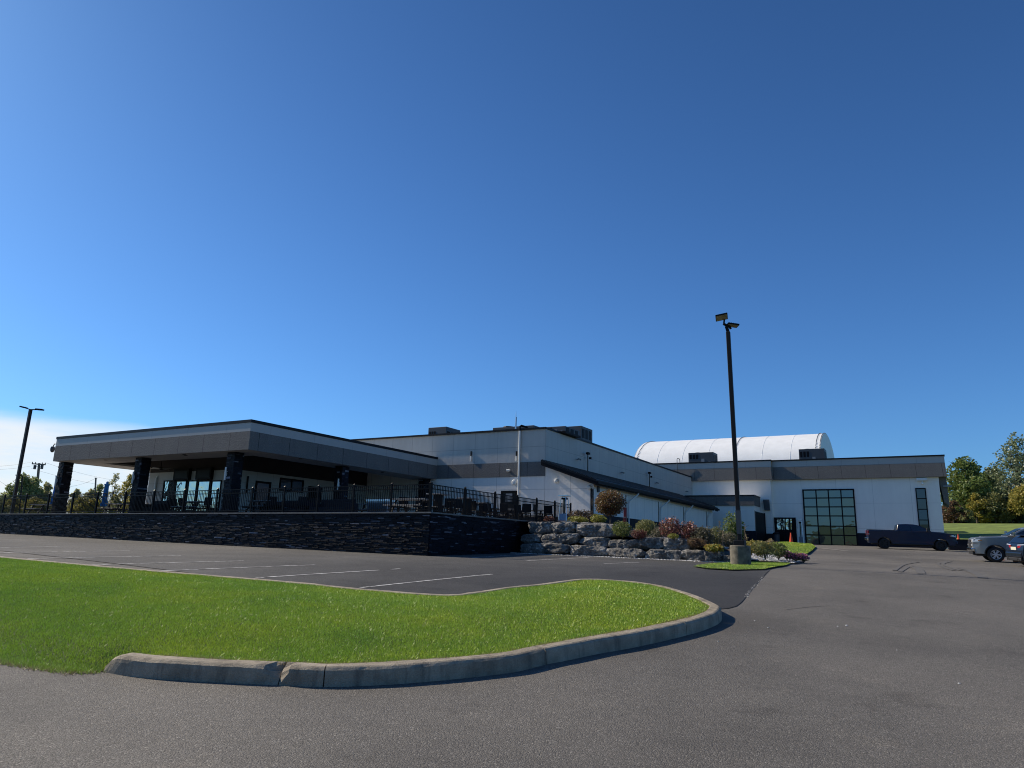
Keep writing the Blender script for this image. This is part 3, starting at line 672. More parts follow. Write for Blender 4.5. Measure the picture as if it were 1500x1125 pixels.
v = onY(867,735,YM-.05); mb = MB(); mb.box(v.x-.08, v.x-.02, YM-.09, YM-.01, 2.8, 5.05); mb.build('conduit', MAT['bronze'], HALL); mb = MB(); mb.box(v.x+.04, v.x+.1, YM-.09, YM-.01, 2.8, 5.0); mb.build('conduit', MAT['bronze'], HALL)
v = onX(876,716,XL+.03); mb = MB(); mb.box(XL+.002, XL+.1, v.y-.1, v.y+.12, v.z-.2, v.z+.14); mb.build('meter_box', MAT['galv'], HALL)
px_ = onY(760,690,YM-.1).x; mb = MB(); mb.tube([(px_,YM-.1,2.9),(px_,YM-.1,HZ-.05)], .065, 10); mb.build('downpipe', MAT['pipe'], HALL)
mb = MB(); mb.tube([(px_,YM-.1,HZ-.06),(px_,YM-.1,HZ+.22),(px_+.06,YM-.05,HZ+.28),(px_+.4,YM+.1,HZ+.18),(px_+.45,YM+.15,HZ+.02)], .07, 8); mb.build('pipe_elbow', MAT['black'], HALL)
D, u0, u1, z0, z1 = window_on(HALL, 'Y', YM, 734.5, 719, 757, 750, 1, 1, .12, 'door', 'glassd', zbot=2.84)
mb = MB(); mb.box(u0+.08, u1-.08, YM-.05, YM-.021, 2.86, 4.78); a = onY(741,723,YM-.06); b = onY(750,735,YM-.06); mb.build('door_leaf', MAT['bronze'], D)
mb = MB(); mb.box(a.x, b.x, YM-.062, YM-.051, b.z, a.z); mb.build('door_window', MAT['unitface'], D)
for px in (690, 756.5):
    a, b = onY(px, 661, YM-.06), onY(px, 675, YM-.06); mb = MB(); mb.tube([(a.x,YM-.05,b.z),(a.x,YM-.05,(a.z+b.z)/2)], .045, 12); mb.build('wall_light', MAT['pipe'], HALL)
    mb = MB(); mb.tube([(a.x,YM-.05,(a.z+b.z)/2+.002),(a.x,YM-.05,a.z)], .046, 12); mb.build('light_bracket', MAT['bronze'], HALL)
def bullet_cam(v, n, out=.25):
    n = Vector(n); mb = MB(); s = n.orthogonal(); s = Vector((n.y, -n.x, 0))
    mb.tube([v, v+n*.15, v+n*.2-s*.08], .025, 8); mb.tube([v+n*.2-s*.2, v+n*.22+s*.02], [.07,.07], 10); mb.lathe([(.001,.0),(.08,.0),(.08,.04),(.001,.05)], v, 12, n); return mb
bullet_cam(onY(745,689.5,YM-.046), (0,-1,0)).build('security_camera', MAT['pipe'], HALL)
for px, py in ((815.6,704.5),(863.6,714)):
    v = onY(px, py, YM-.006); mb = MB(); mb.lathe([(.001,.0),(.13,.0),(.14,.08),(.1,.17),(.001,.2)], v, 16, (0,-1,0)); mb.build('dome_camera', MAT['pipe'], HALL)
v = onY(754,706.5,YM); mb = MB(); mb.lathe([(.001,.0),(.17,.0),(.17,.1),(.12,.15),(.001,.16)], v, 18, (0,-1,0)); mb.build('bulkhead_light', MAT['pipe'], HALL)
for px, py in ((845,673),(909,692.5),(960,707.5),(1004,720)):
    v = onX(px, py, XM); mb = MB(); mb.tube([v, v+Vector((.2,0,.02))], .03, 8)
    for s in (-.12, .12): mb.obox(v+Vector((.2, s, 0)), (.05,0,-.02), (0,.06,0), (.015,0,.05))
    mb.build('floodlight', MAT['unitface'], HALL)
for px, yb, yt in ((861,693,665.5),(951.5,716,694)):
    v = onX(px, yb, XM+.25); mb = MB(); zt = onX(px, yt, XM+.25).z; mb.tube([v-Vector((0,0,.3)), Vector((v.x,v.y,zt))], .035, 8); mb.obox((v.x+.05,v.y-.08,zt+.05), (.1,0,0), (0,.16,0), (0,0,.07)); mb.obox((v.x+.1,v.y+.2,zt-.25), (.07,0,0), (0,.07,0), (0,0,.07)); mb.build('camera_mast', MAT['black'], HALL)
# ------------------------------------------------------------------ rooftop units
def ac_unit(label, v, w, d, h, slope=False):
    T = thing('rooftop_unit', label, 'rooftop unit', v, 'grey rooftop units'); x, y, z = v; mb = MB()
    mb.box(x-w/2, x+w/2, y-d/2, y+d/2, z+.12, z+h); mb.build('casing', MAT['galv'], T, bevel=.02)
    mb = MB(); mb.box(x-w/2-.05, x+w/2+.05, y-d/2-.05, y+d/2+.05, z, z+.118); mb.build('curb_frame', MAT['black'], T)
    mb = MB()
    for k in range(3): mb = MB(); mb.box(x-w/2+.12+k*w*.13, x-w/2+.1+k*w*.13+w*.1, y-d/2-.015, y-d/2-.002, z+h*.55, z+h*.86); mb.build('louvre', MAT['black'], T)
    for k in range(3): mb = MB(); mb.box(x+w/2+.002, x+w/2+.015, y-d/2+.15+k*d*.3, y-d/2+.1+k*d*.3+d*.22, z+h*.3, z+h*.85); mb.build('louvre', MAT['black'], T)
    mb = MB(); mb.box(x+w*.02, x+w*.14, y-d/2-.02, y-d/2-.003, z+h*.22, z+h*.55); mb.build('access_plate', MAT['unitface'], T)
    mb = MB(); mb.box(x+w*.3, x+w*.38, y-d/2-.02, y-d/2-.003, z+h*.18, z+h*.35); mb.build('access_plate', MAT['unitface'], T)
    mb = MB(); mb.lathe([(.001,.1),(w*.12,.1),(w*.13,.0)], (x-w*.2, y, z+h+.002), 16); mb.build('fan_guard', MAT['black'], T)
    return T
def top_of(px, py, z): return onZ(px, py, z)
v = far(651, 634, 62); ac_unit('boxy grey rooftop unit left of the spike mast on the hall roof', (v.x, v.y, HZ+.04), 1.9, 2.2, max(.8, far(651,628.5,62).z-HZ-.04))
v = far(822, 640, 47.5); hh = far(822, 623, 47.5).z-HZ; ac_unit('large two part rooftop unit at the front corner of the white hall', (v.x, v.y, HZ+.03), 1.7, 2.3, hh-.3)
v = far(846, 640, 51.5); ac_unit('second grey unit behind the large unit at the hall corner', (v.x, v.y, HZ+.03), 1.5, 2.0, far(846,627.5,51.5).z-HZ-.03)
v = far(757, 632, 54); ac_unit('long low rooftop unit behind the spike mast', (v.x, v.y, HZ+.03), 3.6, 1.2, max(.4, far(757,626.5,54).z-HZ-.03))
v = far(628, 639, 66); ac_unit('flat low rooftop unit near the far left of the hall roof', (v.x, v.y, HZ+.03), 1.9, 1.5, .4)
v = far(550, 641, 56); ac_unit('low black roof hatch just above the pavilion roof edge', (v.x, v.y, HZ+.03), 3.0, 1.2, .26)
v = onY(755.3, 628, YM+1.2); zt = onY(756, 602.5, YM+1.2).z
T = thing('roof_mast', 'thin pale spike mast standing on the hall roof', 'mast', (v.x, v.y, HZ)); mb = MB(); mb.tube([(v.x,v.y,HZ),(v.x,v.y,HZ+.55),(v.x,v.y,zt)], [.05,.045,.012], 8); mb.build('spike', MAT['steel'], T)
mb = MB(); mb.tube([(v.x+.03,v.y,HZ+.5),(v.x+.04,v.y,zt-.4)], [.03,.02], 6); mb.build('bracket', MAT['galv'], T)
# ------------------------------------------------------------------ garage hall
GAR = thing('garage_hall', 'white hall with tall gridded glass door and dark parapet band behind the blue pickup', 'building', (-5, YR1, 2.2))
XS = onY(1127,690,YR0-.3).x; XR = onY(1377,720,YR1).x
ZG = 10.42; b0, b1 = 8.5, 9.72
mb = MB(); mb.box(-50, XS, YR0, 96, 1.4, ZG-.1); mb.box(XS, XR, YR1, 79, 1.4, ZG-.1); mb.build('wall', MAT['white2'], GAR)
def para(x0, x1, yf, xe0, xe1):
    mb = MB(); p0, p1 = .30, .38
    mb.add([(xe0,yf-p1,b0),(xe1+.06,yf-p1,b0),(xe1,yf-p0,b1),(xe0,yf-p0,b1),(xe0,yf-.001,b0),(xe1+.06,yf-.001,b0),(xe1,yf-.001,b1),(xe0,yf-.001,b1)], [(0,1,2,3),(5,4,7,6),(0,4,5,1),(3,2,6,7),(1,5,6,2),(0,3,7,4)]); o = mb.build('dark_band', MAT['band'], GAR)
    mb = MB(); mb.box(xe0, xe1, yf-p0+.03, yf-.001, b1+.002, ZG-.12); mb.build('grey_fascia', MAT['trimgrey'], GAR)
    mb = MB(); mb.box(xe0-.02, xe1+.05, yf-p0-.05, yf+.25, ZG-.119, ZG); mb.build('flashing', MAT['cap'], GAR)
para(-50, XS, YR0, -50, XS+.15); para(XS, XR, YR1, XS+.21, XR+.58)
mb = MB(); mb.box(XR+.002, XR+.58, YR1, 79, b1+.01, ZG-.12); mb.box(XR+.002, XR+.6, YR1, 79, b0, b1); mb.build('side_fascia', MAT['band'], GAR)
mb = MB(); mb.box(-50, XS-.1, YR0+.3, 95.9, ZG-.099, ZG-.03); mb.box(XS-.099, XR+.5, YR0+.3, 78.9, ZG-.099, ZG-.03); mb.build('roof', MAT['galv'], GAR)
# low side fin at the right end
a = onY(1377,698,YR1+.6); b = onY(1391,740,YR1+.6)
mb = MB(); mb.add([(XR+.003,YR1+.5,b0-.005),(b.x-.05,YR1+.5,b0-.005),(b.x,YR1+.5,b.z),(XR+.25,YR1+.5,b.z+.25),(XR+.003,YR1+5,b0-.005),(b.x-.05,YR1+5,b0-.005),(b.x,YR1+5,b.z),(XR+.25,YR1+5,b.z+.25)], [(0,1,2,3),(7,6,5,4),(1,5,6,2),(2,6,7,3),(3,7,4,0),(0,4,5,1)]); fixn(mb.build('side_fin', MAT['band'], GAR))
mb = MB(); a = onY(1386,712.5,YR1+.48); mb.box(a.x-.25, a.x+.42, YR1+.3, YR1+.48, a.z-.06, a.z+.08); mb.build('security_camera', MAT['unitface'], GAR)
zpl = onY(1265,781,YR1).z
BW = window_on(GAR, 'Y', YR1, 1175.2, 717, 1257.5, 799.5, [.267,.506,.748], [.185,.344,.523,.683,.842], .12, 'glass_door', 'glass', .1, zbot=2.36)
NW = window_on(GAR, 'Y', YR1, 1340.5, 715, 1363.5, 790, 1, [.2,.4,.6,.8], .09, 'window', 'glassd', .08, zbot=2.9)
mb = MB(); mb.box(BW[2]+.002, NW[1]-.002, YR1-.05, YR1-.004, 1.8, zpl); mb.box(NW[1]-.001, NW[2]+.001, YR1-.05, YR1-.004, 1.8, 2.89); mb.box(NW[2]+.002, XR+.03, YR1-.05, YR1-.004, 1.8, 3.0); mb.build('plinth', MAT['navy'], GAR)
v = onY(1350.5,702.5,YR1); mb = MB(); mb.box(v.x-.42, v.x+.4, YR1-.35, YR1-.002, v.z-.12, v.z+.12); mb.tube([(v.x,YR1-.2,v.z-.12),(v.x+.03,YR1-.25,v.z-.45)], [.06,.1], 10); mb.build('wall_light', MAT['pipe'], GAR, bevel=.02)
a = onY(1118,732,YR0-.2); b = onY(1127,747.5,YR0-.2); mb = MB(); mb.add([(a.x,YR0-.36,a.z),(b.x,YR0-.36,a.z),(b.x+.05,YR0-.36,b.z),(a.x+.08,YR0-.36,b.z),(a.x,YR0-.003,a.z),(b.x,YR0-.003,a.z),(b.x+.05,YR0-.003,b.z),(a.x+.08,YR0-.003,b.z)], [(3,2,1,0),(4,5,6,7),(0,1,5,4),(1,2,6,5),(2,3,7,6),(3,0,4,7)]); mb.build('rain_hopper', MAT['galv'], GAR)
gd = window_on(GAR, 'Y', YR1, 1134, 758, 1168, 798, [.4,.72], 1, .14, 'door', 'glassd', .09, zbot=g(-11,72.9)+.03)
mb = MB(); mb.box(gd[1]+.1, gd[2]-.1, YR1-.06, YR1-.021, gd[3]+.1, gd[4]-.1); mb.build('door_leaf', MAT['black'], gd[0])
mb = MB()
for px0, px1 in ((1138,1143.7),(1145,1149.3),(1151,1155.2),(1156,1160)):
    for y0_, y1_ in ((760,765.5),(766.5,776)):
        a, b = onY(px0, y0_, YR1-.062), onY(px1, y1_, YR1-.062); mb = MB(); mb.box(a.x, b.x, YR1-.072, YR1-.061, b.z, a.z); mb.build('door_window', MAT['glassb'], gd[0])
# annex between the lean-to and the garage hall
YAN = 69.6; XE = onY(1105.5,760,YAN).x; za, zb_ = onY(1095,725.3,YAN-.1).z, onY(1095,740.4,YAN-.1).z
mb = MB(); mb.box(-20.2, XE, YAN, YR0-.01, 1.6, za-.1); mb.build('annex_wall', MAT['white2'], GAR)
mb = MB(); mb.box(-20.2, XE+.05, YAN-.12, YAN-.001, zb_, za-.08); mb.box(XE+.002, XE+.05, YAN, YR0-.31, zb_, za-.08); mb.build('annex_band', MAT['band'], GAR)
mb = MB(); mb.box(-20.2, XE+.1, YAN-.16, YAN+.1, za-.079, za+.03); mb.box(XE-.1, XE+.1, YAN+.1, YR0-.31, za-.079, za+.03); mb.build('annex_flashing', MAT['cap'], GAR)
zq = onY(1095,777.5,YAN).z; mb = MB(); mb.box(-16.9, XE+.04, YAN-.05, YAN-.003, 1.6, zq); mb.box(XE+.003, XE+.04, YAN, YR0-.01, 1.6, zq); mb.box(XE+.05, gd[1]-.01, YR0-.04, YR0-.003, 1.6, zq-.15); mb.build('annex_plinth', MAT['navy'], GAR)
# black screen fence beside the annex
p1 = onY(1106.5,788,YAN+.15); p2 = onY(1121.5,788,YR0-.45); T = thing('screen_fence', 'tall black screen fence between the annex and the garage hall', 'fence', (p1.x, p1.y, g(p1.x,p1.y)))
z1_, z2_ = onY(1106.5,748.5,p1.y).z, onY(1121.5,752.5,p2.y).z
mb = MB(); n = 14
for k in range(n):
    a = p1.lerp(p2, k/n); b = p1.lerp(p2, (k+.97)/n); zt = z1_+(z2_-z1_)*(k+.5)/n
    mb.bar((a.x,a.y,(zt+1.8)/2), (b.x,b.y,(zt+1.8)/2), .04, zt-1.8)
mb.build('boards', MAT['cap'], T); mb = MB(); mb.box(p1.x-.06,p1.x+.06,p1.y-.08,p1.y+.04,1.8,z1_+.05); mb.build('post', MAT['black'], T)
mb = MB(); mb.box(p2.x-.06,p2.x+.06,p2.y-.04,p2.y+.08,1.8,z2_+.05); mb.build('post', MAT['black'], T)
v = far(1030,676,77); ac_unit('grey rooftop unit in front of the white dome, left of the lamp post', (v.x, v.y, ZG-.02), 2.7, 1.8, far(1030,664.3,77).z-ZG+.02)
v = far(1191,672,74.5); ac_unit('grey rooftop unit before the right end of the white dome', (v.x, v.y, ZG-.02), 2.5, 1.8, far(1191,659,74.5).z-ZG+.02)
a = far(1068,672,76); b = far(1172,672,71); T = thing('roof_duct', 'long low black duct along the garage hall roof', 'roof duct', ((a.x+b.x)/2,(a.y+b.y)/2,ZG)); mb = MB(); mb.bar((a.x,a.y+3,ZG+.18),(b.x,a.y+3,ZG+.18),.6,.3); mb.build('duct', MAT['cap'], T, bevel=.03)
mb = MB()
for k in range(5): x = a.x+(b.x-a.x)*(k+.5)/5; mb = MB(); mb.box(x-.08,x+.08,a.y+2.68,a.y+3.32,ZG-.03,ZG+.03); mb.build('support', MAT['galv'], T)
v = onY(994.5,677,YR0+.2); T = thing('vent_pipe', 'thin hooked vent pipe on the garage roof edge left of the roof unit', 'vent pipe', (v.x, YR0-.45, 9)); zt = onY(995,671.5,YR0-.45).z
zb0 = onY(995,691,YR0-.45).z; mb = MB(); mb.tube([(v.x,YR0-.45,zb0),(v.x,YR0-.45,zt-.1),(v.x+.05,YR0-.45,zt),(v.x+.2,YR0-.4,zt),(v.x+.24,YR0-.3,zt-.15),(v.x+.24,YR0-.2,zt-.5)], .035, 8); mb.build('pipe', MAT['galv'], T)
# ------------------------------------------------------------------ fabric dome
DX0, DX1, DYc, DW, DZ0, DZH = -36.8, -11.1, 110.2, 10.4, 12.2, 6.15
DOME = thing('fabric_dome', 'long white barrel vaulted fabric dome rising behind the garage hall', 'dome', ((DX0+DX1)/2, DYc, 2))
def arch(t): return (-math.cos(t)*DW, math.sin(t)*DZH)
NA = 40; xs = []; nseg = 7
for k in range(nseg):
    for j in range(6): xs.append(DX0+(DX1-DX0)*(k+j/6)/nseg)
xs.append(DX1); mb = MB()
for i, x in enumerate(xs):
    sag = 0.004*math.sin(math.pi*((i % 6)/6))
    row = [(x, DYc-DW, 1.)]
    for j in range(NA+1):
        a, b = arch(math.pi*j/NA); row.append((x, DYc+a*(1-sag/DW), DZ0+b*(1-sag/DZH)))
    row.append((x, DYc+DW, 1.)); mb.v += row
m = NA+3
for i in range(len(xs)-1):
    for j in range(m-1): mb.f.append((i*m+j, i*m+j+1, (i+1)*m+j+1, (i+1)*m+j)); mb.m.append(0)
mb.build('membrane', MAT['dome'], DOME, smooth=True)
for x, s in ((DX0, 1), (DX1, -1)):
    mb = MB(); pts = [(x-s*.03, DYc-DW+.02, 1.)]+[(x-s*.03, DYc+arch(math.pi*j/NA)[0]*.998, DZ0+arch(math.pi*j/NA)[1]*.998) for j in range(NA+1)]+[(x-s*.03, DYc+DW-.02, 1.)]
    mb.add(pts, [tuple(range(len(pts)))]); o = mb.build('end_wall', MAT['dome'], DOME)
mb = MB()
for k in range(nseg+1):
    x = DX0+(DX1-DX0)*k/nseg
    mb.tube([(x, DYc+arch(math.pi*j/NA)[0]*1.001, DZ0+arch(math.pi*j/NA)[1]*1.0006) for j in range(2, NA-1)], .016, 6)
mb.build('seam', MAT['dome'], DOME, smooth=True)
mb = MB()
for x in (DX0+.5, DX0+(DX1-DX0)*4/nseg, DX1-.06, DX1-.55):
    for j in range(10, 130):
        if j % 2: continue
        t = math.pi*j/140; a, b = arch(t); mb.obox((x, DYc+a*1.006, DZ0+b*1.007), (.05,0,0), (0,.05,0), (0,0,.06))
mb.build('lacing', MAT['unitface'], DOME)
mb = MB()
for k in range(3): mb = MB(); mb.box(DX1+.04, DX1+.1, DYc-.5+k*1.9, DYc+.4+k*1.9, 12.2, 14.6); mb.build('vent_louvre', MAT['galv'], DOME)
# ------------------------------------------------------------------ boulders
RP0, RP1 = Vector((-17.2, 30.15, 0)), Vector((-7.0, 30.35, 0)); rd = (RP1-RP0).normalized(); rn = Vector((rd.y, -rd.x, 0))
def boulder(label, x0, y0, x1, y1, setback, seed, deep=.8, sq=7.):
    base = RP0-rn*setback; rr0 = random.Random(seed*13)
    a = onP(x0, (y0+y1)/2, base, rn); b = onP(x1, (y0+y1)/2, base, rn); c = onP((x0+x1)/2, y0, base, rn); e = onP((x0+x1)/2, y1, base, rn)
    W = (b-a).length*.985; H = (c.z-e.z)*.99; yaw = rr0.gauss(.0, .10); ctr = (a+b)/2-rn*(deep/2); ctr.z = (c.z+e.z)/2
    bm = bmesh.new(); bmesh.ops.create_icosphere(bm, subdivisions=5, radius=1); rr = random.Random(seed)
    off = Vector((rr.random()*50, rr.random()*50, rr.random()*50)); M3 = Matrix.Rotation(yaw, 3, 'Z') @ Matrix((rd, -rn, Vector((0,0,1)))).transposed()
    tl = rr.gauss(0, .03)
    planes = [(Vector((rr.gauss(0,1), rr.gauss(0,1), rr.gauss(0,.8))).normalized(), rr.uniform(.80, 1.02)) for _ in range(13)]
    for v in bm.verts:
        p = v.co.copy(); r = (abs(p.x)**sq+abs(p.y)**sq+abs(p.z)**sq)**(-1/sq); p *= r
        for pn, pd in planes:
            k = p.dot(pn)-pd*1.3
            if k > 0: p -= pn*k
        s = Vector((p.x*W/2, p.y*deep/2, p.z*H/2))
        nz = noise.fractal(s*2.3+off, .7, 2.2, 6)*.085+noise.noise(s*9+off)*.02+noise.noise(s*21+off)*.012
        rid = 1-abs(noise.noise(Vector((s.x*.8, s.y*.8, s.z*4.5))+off)); nz -= .035*max(0, rid-.72)/.28
        s += s.normalized()*nz; s.z += s.x*tl; v.co = M3 @ s
    me = bpy.data.meshes.new('boulder'); bm.to_mesh(me); bm.free(); me.materials.append(MAT['rock'])
    o = bpy.data.objects.new('boulder', me); C.objects.link(o); o.location = ctr
    tag(o, label, 'boulder', 'boulders stacked as a rock retaining wall'); return o
BL = [('cracked dark boulder atop the rock wall against the stone wall', 773,763.5,806,782.5,.75,1), ('square edged boulder atop the rock wall below the patio heater', 804,764.5,842,783,.75,2),
 ('long smooth boulder atop the rock wall, last of the top course', 841,766,904,787,.75,3), ('dark shaded boulder in the middle course touching the stone wall', 761,781.5,790,796.5,.38,4),
 ('pale rounded boulder in the middle course, second from the stone wall', 789,781.5,845.5,797.5,.38,5), ('rough pitted boulder in the middle course below the long top boulder', 845,786.5,891,802.5,.38,6),
 ('flat lying boulder in the middle course under the round green shrub', 889.5,790,936,804.5,.38,7), ('pale flat topped square boulder in the middle course', 935,787.5,970,805.5,.38,8),
 ('dark streaked boulder ending the middle course below the red roses', 968.5,788.5,1009.5,806.5,.38,9), ('long dark boulder in the bottom course beside the stone wall', 759,796,832,811.5,0,10),
 ('dark oblong boulder in the bottom course, second from the stone wall', 831,799,884,816,0,11), ('wide boulder with pale broken patches in the bottom course', 882,803.5,943.5,819,0,12),
 ('big rounded dark boulder in the bottom course under the pale square one', 942,805,996,822,0,13), ('boulder with a bright pale slanting face in the bottom course', 994,806.5,1035,824,0,14),
 ('jagged blue grey boulder in the bottom course near the lamp base', 1029,808,1060,824.5,0,15), ('low boulder in the bottom course, nearest to the lamp base', 1055,813,1074,825,0,16)]
for b in BL: boulder(*b)
# ------------------------------------------------------------------ flower bed surface from the plants' own footing points
bedpts = []
def foot(px, py, d): v = far(px, py, d); bedpts.append(v); return v
for px, py, d in ((775,764,35.6),(840,765,34.2),(900,768,33.4),(930,787,32),(970,788,30.8),(1005,790,30),(1030,806,29.6),(1060,812,29.2),(894,769,36.5),(1070,800,31)): foot(px, py, d)
for x, y, z in ((-17,40,2.75),(-17,50,2.6),(-17,60,2.45),(-17,67,2.4),(-12.6,69.4,2.5),(-6,28.9,1.15),(-6.5,34,1.35),(-6.2,42,1.6),(-6.3,49.8,1.85)): bedpts.append(Vector((x, y, z)))
def bed_z(x, y):
    sw = sz = 0
    for p in bedpts:
        w = 1/((p.x-x)**2+(p.y-y)**2+.05)**1.5; sw += w; sz += w*p.z
    return sz/sw
rk = lambda s, o: (RP0.x+rd.x*s-rn.x*o, RP0.y+rd.y*s-rn.y*o)
# gravel: many small stones at the foot of the rocks and beside the lamp
def stones(name, pts, n, zf, s0, s1, seed, label):
    rr = random.Random(seed); mb = MB(); cnt = 0
    xs = [p[0] for p in pts]; ys = [p[1] for p in pts]
    while cnt < n:
        x, y = rr.uniform(min(xs), max(xs)), rr.uniform(min(ys), max(ys))
        if not inpoly(x, y, pts): continue
        s = rr.uniform(s0, s1); z = zf(x, y); r1 = [s*rr.uniform(.7,1.3) for _ in range(6)]; a0 = rr.random()*6
        vs = [(x+r1[i]*math.cos(a0+i*1.047), y+r1[i]*math.sin(a0+i*1.047), z+rr.uniform(-.2,.35)*s) for i in range(6)]+[(x, y, z+s*rr.uniform(.5,1.)), (x, y, z-s*.3)]
        mb.add(vs, [(i, (i+1) % 6, 6) for i in range(6)]); cnt += 1
    o = kind(mb.build(name, MAT['gravel']), 'stuff'); tag(o, label, 'gravel'); return o
stones('gravel', [rk(0,-.18), rk(10.2,-.22), rk(10.2,.1), rk(0,.1)], 1500, lambda x, y: g(x, y)+.005, .02, .05, 1, 'strip of small pale stones along the foot of the boulders')
gp = [onG(*p) for p in ((1091,821.5),(1166,826.5),(1178,823),(1160,815),(1100,812))]
stones('gravel', [(p.x, p.y) for p in gp], 1100, lambda x, y: g(x, y)+.05, .03, .07, 2, 'bed of pale river stones right of the lamp base')
sheet('stone_bed', [(p.x, p.y) for p in gp], .6, lambda x, y: g(x, y)+.04, MAT['mulch'])
# small lawns
l1 = [onG(*p) for p in ((1016,831.5),(1035,834.5),(1075,836.8),(1120,835.8),(1150,830),(1158,826.8),(1092,824.5),(1050,827))]
L1 = sheet('lawn', [(p.x, p.y) for p in l1], .4, lambda x, y: g(x, y)+.05, MAT['turf'])
l2 = [onG(*p) for p in ((1189,808.5),(1184,812.5),(1172,816),(1150,815),(1105,812),(1092,808))]
l2 = [(p.x, p.y) for p in l2]+[(-10.5,44),(-12.6,69),(-11.2,71.5),(-9.9,71.5),(-8.4,66),(-6.9,56)]
L2 = sheet('lawn', l2, .8, lambda x, y: g(x, y)+.09+.16*sm(0, 3, min(math.hypot(p[0]-x, p[1]-y) for p in densify(l2, .7))), MAT['turf'])
blades('grass', L1, 900, .03, .0028, MAT['grass'], 5, ('thin wedge of grass around the lamp base', 'grass'))
blades('grass', L2, 260, .035, .003, MAT['grass'], 6, ('sunny grass patch in front of the black garage door', 'grass'))
# ------------------------------------------------------------------ foliage
def leaves(mb, pts, size, rr, up=.0, narrow=.55):
    for p in pts:
        s = size*rr.uniform(.6, 1.4); n = Vector((rr.gauss(0,1), rr.gauss(0,1), rr.gauss(0,1)+up)).normalized(); a = n.orthogonal().normalized(); th = rr.random()*6.28
        b = n.cross(a); a, b = a*math.cos(th)+b*math.sin(th), b*math.cos(th)-a*math.sin(th)
        mb.add([p-a*s, p+b*s*narrow+n*s*.15, p+a*s, p-b*s*narrow+n*s*.15], [(0,1,2,3)])
def blobpts(rr, blobs, n, shell=.55):
    tot = sum(b[1][0]*b[1][1]+b[1][2]*b[1][0] for b in blobs); out = []
    for c, r in blobs:
        k = int(n*(r[0]*r[1]+r[2]*r[0])/tot)
        for _ in range(k):
            d = Vector((rr.gauss(0,1), rr.gauss(0,1), rr.gauss(0,1))).normalized(); q = shell+(1-shell)*rr.random()**.6
            q *= 1+.16*noise.noise(d*2.3+Vector(c))
            out.append(Vector(c)+Vector((d.x*r[0], d.y*r[1], d.z*r[2]))*q)
    return out
def shrub(label, px, py, d, w, h, mat, n=700, leaf=.035, cat='shrub', name='shrub', flowers=None, stem=True, squash=1., seed=None, extra=None, up=.3):
    n = int(n*1.5); leaf *= 1.08; w *= .98; h *= 1.0
    v = foot_v(px, py, d); rr = random.Random(seed or int(px*7+py)); T = thing(name, label, cat, v)
    bl = [((v.x+rr.gauss(0, w*.14), v.y+rr.gauss(0, w*.14), v.z+h*rr.uniform(.45, .62)), (w*.36, w*.36, h*.42)) for _ in range(5)]
    bl.append(((v.x, v.y, v.z+h*.38), (w*.46, w*.46, h*.38)))
    mb = MB(); leaves(mb, [p for p in blobpts(rr, bl, n) if p.z > v.z], leaf, rr, up); mb.build('foliage', LF[mat], T)
    if flowers:
        mb = MB(); fp = [p for p in blobpts(rr, bl, flowers[1]*5, 1.0) if p.z > v.z+h*.35]; rr.shuffle(fp); fp = fp[:int(flowers[1]*1.6)]; leaves(mb, fp, flowers[2], rr, .8, .9); mb.build('flower', LF[flowers[0]], T)
    mb = MB()
    for k in range(5): mb.tube([v-Vector((0,0,.05)), v+Vector((rr.gauss(0,w*.12), rr.gauss(0,w*.12), h*.5))], [.016,.008], 5)
    mb.build('stem', MAT['bark'], T)
    return T
def foot_v(px, py, d):
    v = far(px, py, d); bedpts.append(v); return v
def pxm(px, d): return px*d/1040/math.cos(math.radians(10))
# topiary standard
v = foot_v(894, 771, 36.5); rr = random.Random(11); T = thing('topiary_tree', 'small clipped lollipop tree with a round reddish brown crown', 'tree', v)
top = far(894,737.5,36.5); R = pxm(20.5,36.5); mb = MB(); mb.tube([v-Vector((0,0,.1)), Vector((v.x+.02,v.y,(v.z+top.z)/2)), Vector((v.x,v.y,top.z))], [.04,.035,.03], 8)
for k in range(7): mb.tube([Vector((v.x,v.y,top.z-R*.75)), top+Vector((rr.gauss(0,.3),rr.gauss(0,.3),rr.uniform(-.2,.4)))], [.018,.008], 5)
mb.build('trunk', MAT['bark'], T)
mb = MB(); leaves(mb, blobpts(rr, [((top.x,top.y,top.z+.02),(R*1.08,R*1.08,R*.9)), ((top.x-.1,top.y,top.z-.05),(R*.85,R*.85,R*.75))], 6500, .5), .042, rr, .2); mb.build('crown', LF['topiary'], T)
shrub('low dark red shrub at the foot of the patio fence', 804, 764, 35.8, pxm(17,35.8), .28, 'wine', 260, .03)
shrub('broad russet shrub beside the patio heater', 851, 765, 36.2, pxm(40,36), .62, 'russet', 1300, .035)
shrub('low lime green shrub at the top edge of the rock wall', 850, 766.5, 34.9, pxm(29,35), .34, 'lime', 900, .03)
shrub('spiky lime green grass clump below the lollipop tree', 877, 767, 34.9, pxm(26,35), .44, 'lime', 900, .035)
shrub('round clipped green shrub beside the long top boulder', 912, 787, 32.6, pxm(31,33), .74, 'box', 1300, .028)
shrub('large olive shrub behind the dark red mound', 945, 786, 33.6, pxm(38,33), .80, 'olive', 1500, .035)
shrub('dark red brown mound shrub above the flat boulder', 936, 790, 32., pxm(23,32), .42, 'wine', 700, .028)
shrub('low grey green filler plant between the olive shrub and the roses', 963, 789, 32.4, pxm(26,32), .55, 'sage', 700, .03)
shrub('red leaved rose bush with pink blooms, nearest the olive shrub', 982, 791, 31.8, pxm(32,31.5), 1.0, 'wine', 800, .035, flowers=('pink', 40, .045), cat='rose bush', name='rose_bush')
